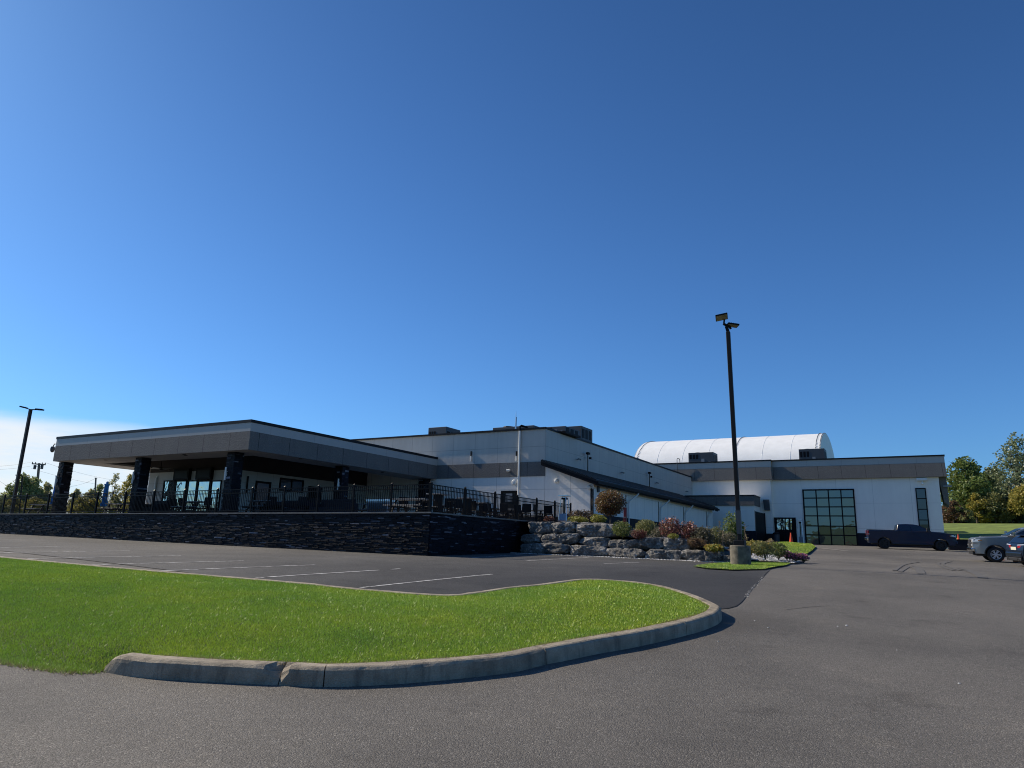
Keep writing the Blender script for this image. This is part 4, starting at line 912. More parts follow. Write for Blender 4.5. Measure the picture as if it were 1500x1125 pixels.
shrub('tall red leaved rose bush with pale top bloom', 1010, 797, 31.4, pxm(30,31.4), .98, 'wine', 950, .035, flowers=('pink', 40, .045), cat='rose bush', name='rose_bush')
shrub('small lime mound between the two rose bushes', 988, 790, 30.6, pxm(17,30.6), .24, 'lime', 400, .024)
shrub('grey brown perennial clump behind the yellow lilies', 1032, 804, 30.8, pxm(30,31), .98, 'sage', 1300, .035, cat='perennial', name='perennial_clump')
shrub('tawny feathery perennial clump near the lamp pole', 1050, 803, 31.2, pxm(22,31), .92, 'olive', 900, .03, cat='perennial', name='perennial_clump')
shrub('dark sage bush directly left of the lamp pole', 1070, 803, 30.6, pxm(24,30.6), .72, 'sage', 900, .03)
shrub('dense dark perennial mass under the rose bushes', 1018, 803, 30.3, pxm(22,31), .42, 'russet', 800, .03, cat='perennial', name='perennial_clump')
shrub('bright yellow lily clump at the edge of the lowest boulders', 1047, 809.5, 29.6, pxm(27,29.6), .33, 'lime', 420, .05, cat='flower clump', name='flower_clump', up=1., flowers=('gold', 60, .04))
shrub('orange red lily clump left of the yellow lilies', 1037, 807, 29.8, pxm(9,29.8), .27, 'gold', 120, .03, cat='flower clump', name='flower_clump', flowers=('redpetal', 16, .03))
# tall flower spikes
def spike(label, px, py, d, ytop, mat='straw', n=26):
    v = foot_v(px, py, d); tp = far(px+1, ytop, d); rr = random.Random(int(px)); T = thing('flower_spike', label, 'plant', v); mb = MB()
    mb.tube([v, Vector((tp.x,tp.y,tp.z))], [.014,.007], 5); mb.build('stem', MAT['bark'], T); mb = MB()
    h = tp.z-v.z; leaves(mb, [Vector((tp.x+rr.gauss(0,.025),tp.y+rr.gauss(0,.025),tp.z-h*.42*rr.random()**1.3)) for _ in range(n)], .03, rr); mb.build('seed_head', LF[mat], T)
spike('tall pale seed spike left of the young tree', 1053, 805, 30, 763); spike('bent straw coloured spike behind the yellow lilies', 1058, 806, 29.8, 777)
spike('tall pale spike right of the lamp pole', 1090, 800, 29.5, 767); spike('short straw spike at the right of the lamp base', 1092, 803, 29.7, 782)
spike('yellow tipped stalk rising from the rose bushes', 984, 785, 31.8, 760, 'gold'); spike('cream tipped stalk above the tall rose bush', 1011, 785, 31.4, 762)
# young tree with stake
v = foot_v(1076, 800, 33); rr = random.Random(31); T = thing('young_tree', 'young green tree tied to a pale stake behind the lamp pole', 'tree', v); tp = far(1074, 768, 33)
mb = MB(); mb.tube([v, Vector((tp.x,tp.y,tp.z))], [.03,.015], 6)
for k in range(9): mb.tube([v.lerp(tp, rr.uniform(.5,.95)), tp+Vector((rr.gauss(0,.28),rr.gauss(0,.28),rr.uniform(-.3,.35)))], [.012,.005], 4)
mb.build('trunk', MAT['bark'], T)
mb = MB(); leaves(mb, blobpts(rr, [((tp.x,tp.y,tp.z-.05),(pxm(15,33),pxm(15,33),.6)),((tp.x+.1,tp.y,tp.z-.35),(pxm(13,33),pxm(13,33),.45))], 1500, .2), .05, rr); mb.build('crown', LF['mid'], T)
mb = MB(); a = v+Vector((-.12,-.1,0)); mb.tube([a, a+Vector((0,0,.9))], .022, 6); mb.build('stake', LF['straw'], T)
shrub('yellow flowering bush right behind the concrete lamp base', 1101, 812, 31.5, pxm(20,31.5), .62, 'yellow', 600, .035)
shrub('wide olive bush with yellow leaves right of the lamp base', 1121, 818, 30.5, pxm(40,30.5), .72, 'olive', 1500, .032, flowers=('gold', 50, .03))
shrub('dark green bush at the right of the wide olive bush', 1140, 818, 31.2, pxm(30,31), .72, 'box', 1000, .03, flowers=('redpetal', 8, .02))
shrub('tawny tufted plant standing above the wide olive bush', 1128, 806, 33.5, pxm(16,33), .52, 'straw', 220, .03, cat='plant', name='tufted_plant')
for lab, px, py, w in (('pink and purple petunias nearest the olive bush', 1153, 819.5, 20), ('pink and purple petunias between the other two clumps', 1166, 822.5, 20), ('pink and purple petunias at the tip beside the road', 1177, 823, 18)):
    shrub(lab, px, py, 31.8, pxm(w,31.8), .36, 'dark', 320, .028, cat='petunias', name='petunias', flowers=('magenta', 170, .032))
sheet('planting_bed', [rk(-.05,.9), rk(4.5,.9), rk(7,.6), rk(9.9,.45), (-6.6,29.3), (-6.8,33), (-8.2,36), (-10.5,44), (-12.7,69.4), (-16.95,69.4), (-16.95,39.4), (-17.2,39.4)], .5, bed_z, MAT['mulch'])
tp = [(rk(6.3,.5)), (rk(10,.45)), (rk(10,1.1)), (rk(6.3,1.0))]
stones('gravel', tp, 500, lambda x, y: bed_z(x, y)+.01, .02, .05, 3, 'sprinkling of pale stones on the bed above the lowest boulders')
# red post
v = far(916, 768, 38); z = far(914.5, 743.5, 38).z; T = thing('red_post', 'dark red marker post standing in the bed behind the lollipop tree', 'post', v); mb = MB(); mb.box(v.x-.07,v.x+.07,v.y-.07,v.y+.07,v.z-.2,z); mb.build('post', MAT['red'], T, bevel=.012)
mb = MB(); mb.box(v.x-.05,v.x+.05,v.y-.075,v.y-.071,z-.55,z-.48); mb.build('reflector', MAT['unitface'], T)
# ------------------------------------------------------------------ patio heaters, furniture
def heater(label, v, h, w, panel='bluepanel'):
    x, y, z = v; T = thing('patio_heater', label, 'patio heater', v); mb = MB()
    mb.box(x-w/2, x+w/2, y-w/2, y+w/2, z, z+.06); b = .3*h
    for sx in (-1,1):
        for sy in (-1,1): mb.bar((x+sx*w*.46,y+sy*w*.46,z+.05), (x+sx*w*.26,y+sy*w*.26,z+h*.93), .03)
    mb.build('frame', MAT['steel'], T)
    mb = MB(); k0, k1 = .40, .36; mb.add([(x+sx*w*k,y+sy*w*k,zz) for k, zz in ((k0,z+.061),(k1,z+b)) for sx, sy in ((-1,-1),(1,-1),(1,1),(-1,1))], [(0,1,5,4),(1,2,6,5),(2,3,7,6),(3,0,4,7),(4,5,6,7)]); mb.build('base_panel', MAT[panel], T)
    mb = MB(); mb.tube([(x,y,z+b+.002),(x,y,z+h*.9)], .05, 12); mb.build('glass_tube', MAT['carglass'], T)
    mb = MB(); mb.lathe([(.001,.0),(w*.25,.0),(w*.25,.05),(.001,.06)], (x,y,z+h*.9), 16); mb.box(x-w*.5,x+w*.5,y-w*.5,y+w*.5,z+h*.965,z+h); mb.build('reflector', MAT['steel'], T)
    mb = MB(); mb.box(x-w*.24,x+w*.24,y-w*.24,y+w*.24,z+h*.84,z+h*.9); mb.build('burner', MAT['black'], T)
v = far(826.5, 766, 36.4); hz = far(823, 725.5, 36.4).z; heater('steel pyramid patio heater with blue base beside the fence end', (v.x, v.y, zp(XC)), hz-zp(XC), .5)
v = onY(1174, 799, 72.2); hz = onY(1174, 761, 72.2).z; heater('pyramid patio heater with pale base between the black door and the glass door', (v.x, 72.2, g(v.x,72.2)), hz-g(v.x,72.2), .5, 'unitface')
def picnic(label, px, d, L=1.8, rz=0., zt=.76, cat='picnic table'):
    v = far(px, 745, d); z = zp(v.x)-.02; T = thing('picnic_table', label, cat, (v.x, v.y, z), 'black picnic tables on the patio', rz)
    mb = MB(); mb.box(-L/2, L/2, -.38, .38, zt-.05, zt); mb.build('tabletop', MAT['tabletop'], T, local=True, bevel=.01)
    for s in (-1, 1): mb = MB(); mb.box(-L/2, L/2, s*.72-.14, s*.72+.14, .42, .46); mb.build('bench', MAT['tabletop'], T, local=True, bevel=.01)
    for s in (-1, 1):
        mb = MB(); x = s*(L/2-.28); mb.bar((x,-.25,zt-.06),(x,-.62,.0),.07); mb.bar((x,.25,zt-.06),(x,.62,.0),.07); mb.bar((x,-.8,.39),(x,.8,.39),.06); mb.build('leg_frame', MAT['black'], T, local=True)
picnic('grey topped picnic table behind the fence corner post', 603, 33.2, 2.0); picnic('picnic table on the patio left of the hall door', 668, 37.5, 1.8, .1); picnic('picnic table in the shade between the last two columns', 552, 38, 1.8)
picnic('picnic table in front of the hall door', 738, 40, 1.8, .05); picnic('picnic table at the far left of the patio', 62, 48.5, 1.8); picnic('picnic table in front of the hall facade, right of the door', 781, 40.5, 1.8)
def pub(label, px, d):
    v = far(px, 745, d); z = zp(v.x)-.02; T = thing('pub_table', label, 'bar table', (v.x, v.y, z), 'tall black bar tables on the patio'); mb = MB()
    mb.box(-.42,.42,-.42,.42,1.0,1.05); mb.build('tabletop', MAT['tabletop'], T, local=True, bevel=.01)
    mb = MB(); mb.box(-.16,.16,-.16,.16,.03,1.0); mb.box(-.36,.36,-.36,.36,0,.03); mb.build('pedestal', MAT['black'], T, local=True)
    for s in (-1, 1):
        mb = MB(); mb.box(s*.75-.18,s*.75+.18,-.18,.18,.68,.74)
        for a in (-.14,.14):
            for b in (-.14,.14): mb.bar((s*.75+a,b,0),(s*.75+a*.8,b*.8,.68),.03)
        mb.build('stool', MAT['black'], T, local=True)
pub('tall bar table just right of the fence corner', 641, 33.5); pub('tall bar table halfway to the hall door', 684, 36); pub('tall bar table nearest the hall door', 707, 39.5)
def chair(px, d, rz):
    v = far(px, 745, d); z = zp(v.x)-.02; T = thing('patio_chair', 'black patio chair among the tables behind the fence', 'chair', (v.x, v.y, z), 'black patio chairs among the tables', rz)
    mb = MB(); mb.box(-.24,.24,-.24,.24,.43,.47); mb.build('seat', MAT['black'], T, local=True, bevel=.01); mb = MB(); mb.obox((0,.25,.72), (.23,0,0), (0,.015,.0), (0,.03,.22)); mb.build('backrest', MAT['black'], T, local=True, bevel=.01)
    for a in (-.21,.21):
        for b in (-.21,.21): mb = MB(); mb.box(a-.018,a+.018,b-.018,b+.018,0,.429); mb.build('leg', MAT['black'], T, local=True)
for px, d, rz in ((656,34.5,.4),(662,36,2.2),(676,35,1.2),(690,38,.2),(699,36.5,2.8),(716,38,.9),(722,37,1.9),(735,37.5,.1),(748,38,2.4),(762,38.5,1.1),(770,37.5,.3),(790,38,1.8),(803,38.6,.5),(395,36.5,.4),(405,37.5,2.4),(445,36,1.2),(455,37,.2),(590,34.5,.6),(618,34,1.8),(250,41,.7),(270,40,2.0),(300,38.5,.4)): chair(px, d, rz)
picnic('picnic table between the lobby door and the third stone column', 385, 37.5, 1.8); picnic('picnic table in front of the lobby entrance', 285, 40, 1.8); picnic('picnic table left of the second stone column', 175, 44.5, 1.8)
def sofa(label, px, d, L, rz=0.):
    v = far(px, 745, d); z = zp(v.x)-.02; T = thing('outdoor_sofa', label, 'sofa', (v.x, v.y, z), 'dark wicker sofas under the pavilion', rz); mb = MB()
    mb.box(-L/2,L/2,-.4,.4,.08,.40); mb.build('seat', MAT['navy'], T, local=True, bevel=.03); mb = MB(); mb.box(-L/2,L/2,.26,.42,.401,.82); mb.build('backrest', MAT['navy'], T, local=True, bevel=.04)
    for s in (-1,1): mb = MB(); mb.box(s*(L/2+.08)-.075,s*(L/2+.08)+.075,-.4,.42,.08,.62); mb.build('armrest', MAT['navy'], T, local=True, bevel=.03)
    mb = MB()
    for a in (-1,1):
        for b in (-.33,.35): mb = MB(); mb.box(a*(L/2-.05)-.03,a*(L/2-.05)+.03,b-.03,b+.03,0,.079); mb.build('foot', MAT['black'], T, local=True)
sofa('dark sofa behind the second stone column', 226, 41, 1.4); sofa('long dark sofa right of the third stone column', 420, 37.5, 2.4); sofa('dark sofa before the fourth stone column', 488, 35.5, 2.2)
def counter(label, px, d, L):
    v = far(px, 745, d); z = zp(v.x)-.02; T = thing('serving_counter', label, 'counter', (v.x, v.y, z)); mb = MB(); mb.box(-L/2,L/2,-.35,.35,0,.78); mb.build('cabinet', MAT['unitface'], T, local=True); mb = MB(); mb.box(-L/2-.05,L/2+.05,-.4,.4,.781,.9); mb.build('worktop', MAT['steel'], T, local=True, bevel=.01)
    mb = MB()
    for k in (-.5,.0,.5): mb = MB(); mb.box(k*L*.6-.18,k*L*.6+.18,-.372,-.351,.12,.7); mb.build('cabinet_door', MAT['galv'], T, local=True)
counter('steel topped serving counter under the pavilion near the corner column', 559, 36.5, 1.3)
def umbrella(label, px, d, ytop):
    v = far(px, 745, d); z = zp(v.x)-.02; zt = far(px, ytop, d).z; T = thing('closed_umbrella', label, 'patio umbrella', (v.x, v.y, z), 'closed blue patio umbrellas'); h = zt-z; mb = MB()
    mb.tube([(0,0,0),(0,0,h-.1)], .025, 8); mb.lathe([(.28,.0),(.28,.06),(.05,.1),(.03,.25)], (0,0,0), 16); mb.build('pole', MAT['black'], T, local=True); mb = MB(); rr = random.Random(int(px)); n = 22; n0 = 0
    for r, f in ((.02,1),(.07,.985),(.08,.93),(.15,.925),(.11,.86),(.12,.7),(.13,.5),(.17,.36),(.20,.30),(.02,.31)):
        for j in range(n): t = 2*math.pi*j/n; q = r*(1+.22*math.cos(j*math.pi)*(r > .1)+.05*rr.gauss(0,1)); mb.v.append((q*math.cos(t), q*math.sin(t), h*f))
    for i in range(9):
        for j in range(n): mb.f.append((i*n+j, i*n+(j+1)%n, (i+1)*n+(j+1)%n, (i+1)*n+j)); mb.m.append(0)
    mb.build('canopy', MAT['blue'], T, local=True)
umbrella('closed blue umbrella standing in the open between two columns', 151.5, 47.5, 705); umbrella('closed blue umbrella half hidden behind the end column', 77, 52, 692)
# ------------------------------------------------------------------ lamp post
v = onG(1085.3, 829); DL = ld(v.x, v.y)[1]; s0 = DL/1040
LAMP = thing('parking_lot_lamp', 'tall black twin headed lamp post on a round concrete base by the rock bed', 'lamp post', v)
zc = far(1085, 799, DL).z; mb = MB(); R = 14*s0*1.02
mb.lathe([(R*1.01,-.15),(R*1.01,.0),(R,.02),(R,zc-v.z-.03),(R-.03,zc-v.z),(.001,zc-v.z)], v, 40); o = mb.build('concrete_base', MAT['concrete'], LAMP, smooth=False)
zb = far(1085, 792.5, DL).z; mb = MB(); mb.box(v.x-.19,v.x+.19,v.y-.19,v.y+.19,zc+.001,zb+.02); mb.build('base_cover', MAT['bronze'], LAMP, bevel=.02)
pt = far(1066.5, 486, DL); pb = Vector((v.x, v.y, zb)); k = 6.3*s0/2/1.2
mb = MB(); d = (pt-pb); 
for i, zz in enumerate((0,1)): pass
mb.bar(pb, pt, .15, .15, up=(0,1,0)); mb.build('pole', MAT['bronze'], LAMP, bevel=.02)
mb = MB(); mb.bar(pb+Vector((0,0,.25)), pb+d.normalized()*1.1+Vector((0,0,.0)), .165, .165, up=(0,1,0)); mb.build('pole_sleeve', MAT['galv'], LAMP)
rgt = Vector((cY, sY, 0)); fwd = Vector((-sY, cY, 0)); cam_up = Vector((0,0,1))
mb = MB(); hb = far(1064,478,DL); mb.bar(pt, hb, .11, .11, up=(0,1,0)); mb.tube([hb+rgt*.14+Vector((0,0,-.02)), hb-rgt*.12+Vector((0,0,.1))], .05, 8); mb.tube([hb-rgt*.1+Vector((0,0,.05)), far(1061,468,DL)], .035, 8); mb.tube([hb+rgt*.12, far(1070.5,482,DL)], .045, 8); mb.build('bracket', MAT['black'], LAMP)
def lamp_head(c, ax, ay, tilt_n, w, l):
    ax = Vector(ax).normalized(); n = Vector(tilt_n).normalized(); ay = n.cross(ax).normalized(); ax = ay.cross(n)
    mb = MB(); mb.obox(c, ax*w/2, ay*l/2, n*.03)
    for j in range(5): mb.obox(c+n*.05+ax*(w*(-.32+.16*j)), ax*.012, ay*l*.3, n*.02)
    o = mb.build('lamp_head', MAT['black'], LAMP, bevel=.01); mb = MB(); mb.obox(c-n*.034, ax*(w/2-.025), ay*(l/2-.025), n*.003); mb.build('lens', MAT['lens'], o)
lamp_head(far(1057,464.5,DL), rgt*.9-fwd*.3, None, Vector((0,0,1))-fwd*-.30-rgt*.1, .46, .42)
lamp_head(far(1073,476.3,DL), rgt, None, Vector((0,0,1))+fwd*.02+rgt*.12, .44, .36)
# second lamp, far left
v = far(20, 752, 53); v.z = g(v.x, v.y); T = thing('parking_lot_lamp', 'distant slender lamp post with two flat heads beyond the left end of the patio', 'lamp post', v)
tp = far(45, 600, 53); b = far(19,738,53); mb = MB(); mb.bar(Vector((b.x,b.y,v.z)), tp, .19, .19, up=(0,1,0)); mb.build('pole', MAT['bronze'], T)
for sgn, px, py in ((-1,30.5,595.7),(1,63,600.3)):
    e = far(px, py, 53); mb = MB(); mb.bar(tp, tp.lerp(e,.5), .07); mb.build('arm', MAT['black'], T); mb = MB(); mb.bar(tp.lerp(e,.45)+Vector((0,0,.03)), e, .34, .1); mb.build('lamp_head', MAT['black'], T, bevel=.01)
# utility pole, small lamp and thin pole in the left distance, wires
def stand(px, d): v = far(px, 755, d); v.z = g(v.x, v.y); return v
v = stand(51.5, 92); tp = far(57.5, 678.5, 92); T = thing('utility_pole', 'grey wooden utility pole with crossarm and transformers in the left distance', 'utility pole', v); mb = MB(); mb.tube([v, tp], [.2,.14], 10); mb.build('pole', MAT['wood'], T)
ar = (far(66,680.5,92)-far(47.5,679,92)).normalized(); mb = MB(); a0, a1 = far(47,679.3,92), far(66.5,680.7,92); mb.bar(a0, a1, .14); mb.build('crossarm', MAT['wood'], T)
mb = MB()
for f in (.02,.25,.75,.98): p = a0.lerp(a1, f); mb.tube([p, p+Vector((0,0,.25))], .05, 6)
mb.build('insulator', MAT['bronze'], T)
for px in (50.5, 61): c_ = far(px, 687, 92); mb = MB(); mb.lathe([(.001,.0),(.16,.0),(.16,.5),(.001,.52)], c_, 12); mb.bar(c_+Vector((0,0,.3)), Vector((tp.x,tp.y,c_.z+.3)), .05); mb.build('transformer', MAT['galv'], T)
UP_A, UP_B = a0.copy(), a1.copy()
v = stand(29.5, 75); tp = far(33, 697, 75); T = thing('small_lamp_post', 'short thin lamp post with side arm beside the distant utility pole', 'lamp post', v); mb = MB(); mb.tube([v, tp], .07, 8); mb.build('pole', MAT['bronze'], T); mb = MB(); e = far(27.5,696.3,75); mb.bar(tp, e, .06); mb.obox(e, ar*.25, (0,.1,0), (0,0,.05)); mb.build('lamp_head', MAT['bronze'], T)
v = stand(139, 95); tp = far(140.5, 700.5, 95); T = thing('wooden_pole', 'plain wooden pole rising from the trees beside the blue umbrella', 'pole', v); mb = MB(); mb.tube([v, tp], [.14,.1], 8); mb.build('pole_shaft', MAT['wood'], T); mb = MB(); mb.box(tp.x-.12,tp.x+.12,tp.y-.12,tp.y+.12,tp.z-.02,tp.z+.06); mb.build('pole_cap', MAT['galv'], T)
def wire(p, q, sag, label):
    mb = MB(); pts = [p.lerp(q, i/20)-Vector((0,0,sag*4*(i/20)*(1-i/20))) for i in range(21)]; o = mb.tube(pts, .012, 4).build('overhead_wire', MAT['galv']); tag(o, label, 'wire', 'overhead wires in the left distance')
wire(far(-90,672,96), UP_A+Vector((0,0,.25)), .8, 'overhead wire left of the utility pole, upper of two'); wire(far(-90,680,96), UP_B+Vector((0,0,.2)), .8, 'overhead wire left of the utility pole, lower of two')
wire(UP_B+Vector((0,0,.25)), far(330,705,105), 1.5, 'upper overhead wire running right from the utility pole'); wire(UP_A-Vector((0,0,.6)), far(330,712,105), 1.5, 'lower overhead wire running right from the utility pole'); wire(far(100,713,92), tp, .2, 'slack overhead wire ending at the plain wooden pole')
# ------------------------------------------------------------------ traffic cones, bin
def cone(label, v, h=.7):
    T = thing('traffic_cone', label, 'traffic cone', v, 'orange traffic cones'); mb = MB(); mb.box(v[0]-h*.26,v[0]+h*.26,v[1]-h*.26,v[1]+h*.26,v[2],v[2]+.04); mb.lathe([(h*.19,.04),(h*.05,h),(.001,h)], v, 20); mb.build('cone_body', MAT['orange'], T, smooth=False)
v = onG(1159.3, 797); cone('orange traffic cone on the grass before the black garage door', (v.x, v.y, L2z if False else v.z+.05), .95)
# ------------------------------------------------------------------ right-hand retaining wall and grass slope
a = onG(1402, 806.0); YRW = a.y; zt = onY(1410, 790, YRW).z; T = thing('low_dark_wall', 'low dark retaining wall below the grass slope behind the parked trucks', 'wall', (3, YRW, a.z))
mb = MB(); x = XR+.1
while x < 46:
    xa = min(46, x+1.2); mb.box(x, xa-.01, YRW, YRW+.35, 1.6, zt-.08); x = xa
mb.build('block_face', MAT['navy'], T, bevel=.01); mb = MB(); mb.box(XR+.08, 46, YRW-.03, YRW+.4, zt-.079, zt); mb.build('coping', MAT['cap'], T)
mb = MB(); mb.box(XR+.1, XR+.4, YRW+.36, YR1, 1.6, zt-.05); mb.build('return_wall', MAT['navy'], T)
SL = far(1425, 768, 84)
def slope_z(x, y): 
    d = ld(x, y)[1]; return zt-.06+(SL.z-zt)*sm(0, 1, (y-YRW)/30.)+.15*noise.noise((x*.15,y*.15,2))*sm(0,3,y-YRW)
LS = sheet('lawn_slope', [(XR+.42,YRW+.41),(60,YRW+.41),(95,120),(60,150),(-11,150),(-11,128),(-11,97),(XS+.5,79.1),(XR+.42,79.1)], 2., slope_z, MAT['slope'])

v = onY(1404.3, 790.5, YRW+1.2); cone('traffic cone on the grass slope behind the low dark wall', (v.x, v.y, slope_z(v.x,v.y)), .5)
v = far(1467.5, 818.2, 41.5); cone('small traffic cone behind the wheel of the grey pickup', (v.x, v.y, g(v.x,v.y)), .45)
v = far(1487.5, 821.5, 39.5); cone('small traffic cone under the rear of the dark hatchback', (v.x, v.y, g(v.x,v.y)), .4)
v = onY(1138, 797, 71.8); T = thing('trash_bin', 'dark blue grey trash bin at the left of the black garage door', 'bin', (v.x, 71.8, g(v.x,71.8))); mb = MB(); mb.lathe([(.001,.0),(.26,.0),(.3,.85),(.001,.85)], (v.x,71.8,g(v.x,71.8)), 20); mb.build('bin_body', MAT['galv'], T); mb = MB(); mb.lathe([(.32,.0),(.3,.12),(.12,.22),(.001,.22)], (v.x,71.8,g(v.x,71.8)+.851), 20); mb.build('lid', MAT['black'], T)
# ------------------------------------------------------------------ trees
def tree(label, px, ytop, ybase, d, wpx, mat, name='tree', n=5200, leaf=.17, lobes=9, seed=None, cat='tree', group=None, base_z=None, low=.12, shell=.35, gap=0.):
    rr = random.Random(seed or int(px*3+ytop)); b = far(px, ybase, d)
    if base_z is not None: b.z = base_z
    tp = far(px, ytop, d); h = tp.z-b.z; W = wpx*d/1040; T = thing(name, label, cat, b, group); mb = MB(); tips = []
    lean = Vector((rr.gauss(0,.04)*h, rr.gauss(0,.04)*h, 0)); th = h*.62; r0 = .022*h+.03
    pts = [b-Vector((0,0,.2)), b+Vector((0,0,h*.2))+lean*.2, b+Vector((0,0,h*.42))+lean*.6, b+Vector((0,0,th))+lean]; mb.tube(pts, [r0*1.2,r0,r0*.75,r0*.3], 8)
    blobs = []
    for k in range(lobes):
        f = (k+.5)/lobes; zz = low+(.88-low)*f; t = k*2.399+rr.random(); prof = math.sin(math.pi*min(1, .22+.78*f))**.7
        rad = W*.5*prof*rr.uniform(.35,.72); c = b+Vector((math.cos(t)*rad, math.sin(t)*rad, zz*h))+lean*zz; s = W*rr.uniform(.17,.27)*(.75+.4*prof)
        blobs.append((tuple(c), (s*1.1, s*1.1, min(s*rr.uniform(.75,1.0), h*.22))))
        st = b+Vector((0,0,h*min(.6,zz*.55+.05)))+lean*.4; mid = st.lerp(c, .5)+Vector((0,0,-.04*h)); mb.tube([st, mid, c], [r0*.42,r0*.26,r0*.1], 5)
        for q in range(4): mb.tube([mid.lerp(c,.6), c+Vector((rr.gauss(0,s*.6),rr.gauss(0,s*.6),rr.gauss(0,s*.5)))], [r0*.13,r0*.05], 4)
    blobs.append((tuple(b+Vector((0,0,h*.9))+lean), (W*.16, W*.16, h*.10)))
    mb.build('trunk', MAT['bark'], T); mb = MB(); P_ = blobpts(rr, blobs, n, shell); off = Vector((rr.random()*99,0,0))
    P_ = [p for p in P_ if noise.noise(p*1.1+off) > -.22+gap and p.z > b.z+.1]
    leaves(mb, P_, leaf, rr, .15, .6); mb.build('crown', LF[mat], T); return T
R_ = 'trees and bushes on the slope behind the parked trucks'
tree('dense dark green tree in the back, behind the mid green tree', 1462, 684, 772, 104, 66, 'dark', n=5200, leaf=.24, group=R_)
tree('thin dark tree peeping out behind the corner of the garage hall', 1391, 676, 772, 92, 22, 'dark', n=1800, leaf=.17, group=R_)
tree('tall mid green tree nearest the corner of the garage hall', 1420, 667, 770, 88, 74, 'mid', n=10500, leaf=.17, lobes=18, group=R_)
tree('second mid green tree with a darker flank at the centre of the clump', 1447, 691, 770, 92, 50, 'mid', n=6000, leaf=.18, lobes=12, group=R_)
tree('tall grey green poplar at the right edge of the picture', 1496, 633, 770, 90, 74, 'grey', n=8500, leaf=.15, lobes=16, group=R_, gap=.06)
tree('dark olive bush in front of the trees, middle of the clump', 1460, 720, 771, 84, 46, 'olive', 'bush', 5200, .13, 9, cat='bush', group=R_, low=.2)
tree('yellow topped bush in front of the tall mid green tree', 1432, 722, 770, 84.5, 36, 'yellow', 'bush', 3600, .13, 8, cat='bush', group=R_, low=.2)
tree('brown green bush with bare stems beside the garage hall corner', 1397, 734, 770, 83, 34, 'russet', 'bush', 3000, .12, 9, cat='bush', group=R_, low=.12, gap=.04)
tree('low green bush at the grass edge in front of the yellow topped bush', 1415, 745, 771, 82.5, 34, 'olive', 'bush', 2200, .11, 7, cat='bush', group=R_, low=.2)
tree('dark bush behind the roof of the grey pickup', 1482, 728, 773, 85, 44, 'dark', 'bush', 3600, .15, 8, cat='bush', group=R_, low=.2)
tree('yellow leaved tree overhanging at the right edge of the picture', 1506, 708, 770, 82, 52, 'yellow', n=4200, leaf=.14, lobes=9, group=R_, low=.35)
tree('tree beyond the right edge of the picture, leaning over the dark bush', 1540, 690, 772, 86, 60, 'olive', n=3800, leaf=.17, group=R_)
for px, lab in ((1392,'dark understory bush behind the fin of the garage hall'),(1412,'dark understory bush behind the brown green bush'),(1432,'dark understory bush behind the yellow topped bush'),(1452,'dark understory bush behind the dark olive bush'),(1472,'dark understory bush left of the dark bush behind the pickup'),(1492,'dark understory bush under the yellow overhanging tree')):
    tree(lab, px, 738, 772, 95, 34, 'dark', 'bush', 2200, .2, 8, cat='bush', group=R_, low=.1, shell=.2)
G_ = 'trees beyond the left end of the patio'
tree('broad leafy green tree at the left edge of the picture', 22, 692, 757, 84, 46, 'palegreen', n=4600, leaf=.15, group=G_, low=.15, lobes=11)
tree('rounded green tree between the lamp post and the utility pole', 45, 697, 757, 86, 34, 'palegreen', n=3200, leaf=.15, group=G_, low=.15)
tree('tree just right of the distant utility pole', 66, 706, 757, 88, 26, 'pale', n=2200, leaf=.14, group=G_)
tree('small pale tree right of the end column', 104, 715, 757, 92, 24, 'pale', n=1700, leaf=.14, group=G_)
tree('low pale tree beside the plain wooden pole', 124, 715, 757, 94, 26, 'pale', n=1700, leaf=.14, group=G_)
tree('pale tree behind the closed blue umbrella', 137, 708, 757, 96, 26, 'palegreen', n=1700, leaf=.14, group=G_)
tree('tall sparse tree with bare top twigs, left of the second column', 160, 690, 757, 98, 24, 'pale', n=900, leaf=.13, group=G_, gap=.12)
tree('yellowing tree filling the gap left of the second column', 181, 694, 757, 95, 36, 'yellow', n=2600, leaf=.14, group=G_, gap=.04)
tree('pale tree peeping out right of the second column', 212, 692, 757, 97, 30, 'pale', n=1900, leaf=.14, group=G_, gap=.04)
tree('orange tinted bush low beside the second column', 188, 722, 757, 88, 22, 'russet', 'bush', 1300, .11, 6, cat='bush', group=G_)
rr = random.Random(77)
for i, (px, lab) in enumerate(((-8,'yellow green thicket at the left edge, seen through the fence'),(18,'yellow green thicket behind the distant lamp post'),(46,'yellow green thicket below the utility pole'),(72,'yellow green thicket behind the far left picnic table'),(112,'yellow green thicket right of the end column'),(133,'yellow green thicket left of the closed umbrella'),(165,'yellow thicket right of the closed umbrella'),(190,'yellow thicket just left of the second column'),(222,'yellow thicket behind the second column'))):
    tree(lab, px, 730+rr.uniform(-3,3), 757, 76+rr.uniform(-2,2), 36, 'yellow' if i % 3 else 'olive', 'thicket', 1700, .11, 7, cat='thicket', group='thickets beyond the patio fence', low=.15)
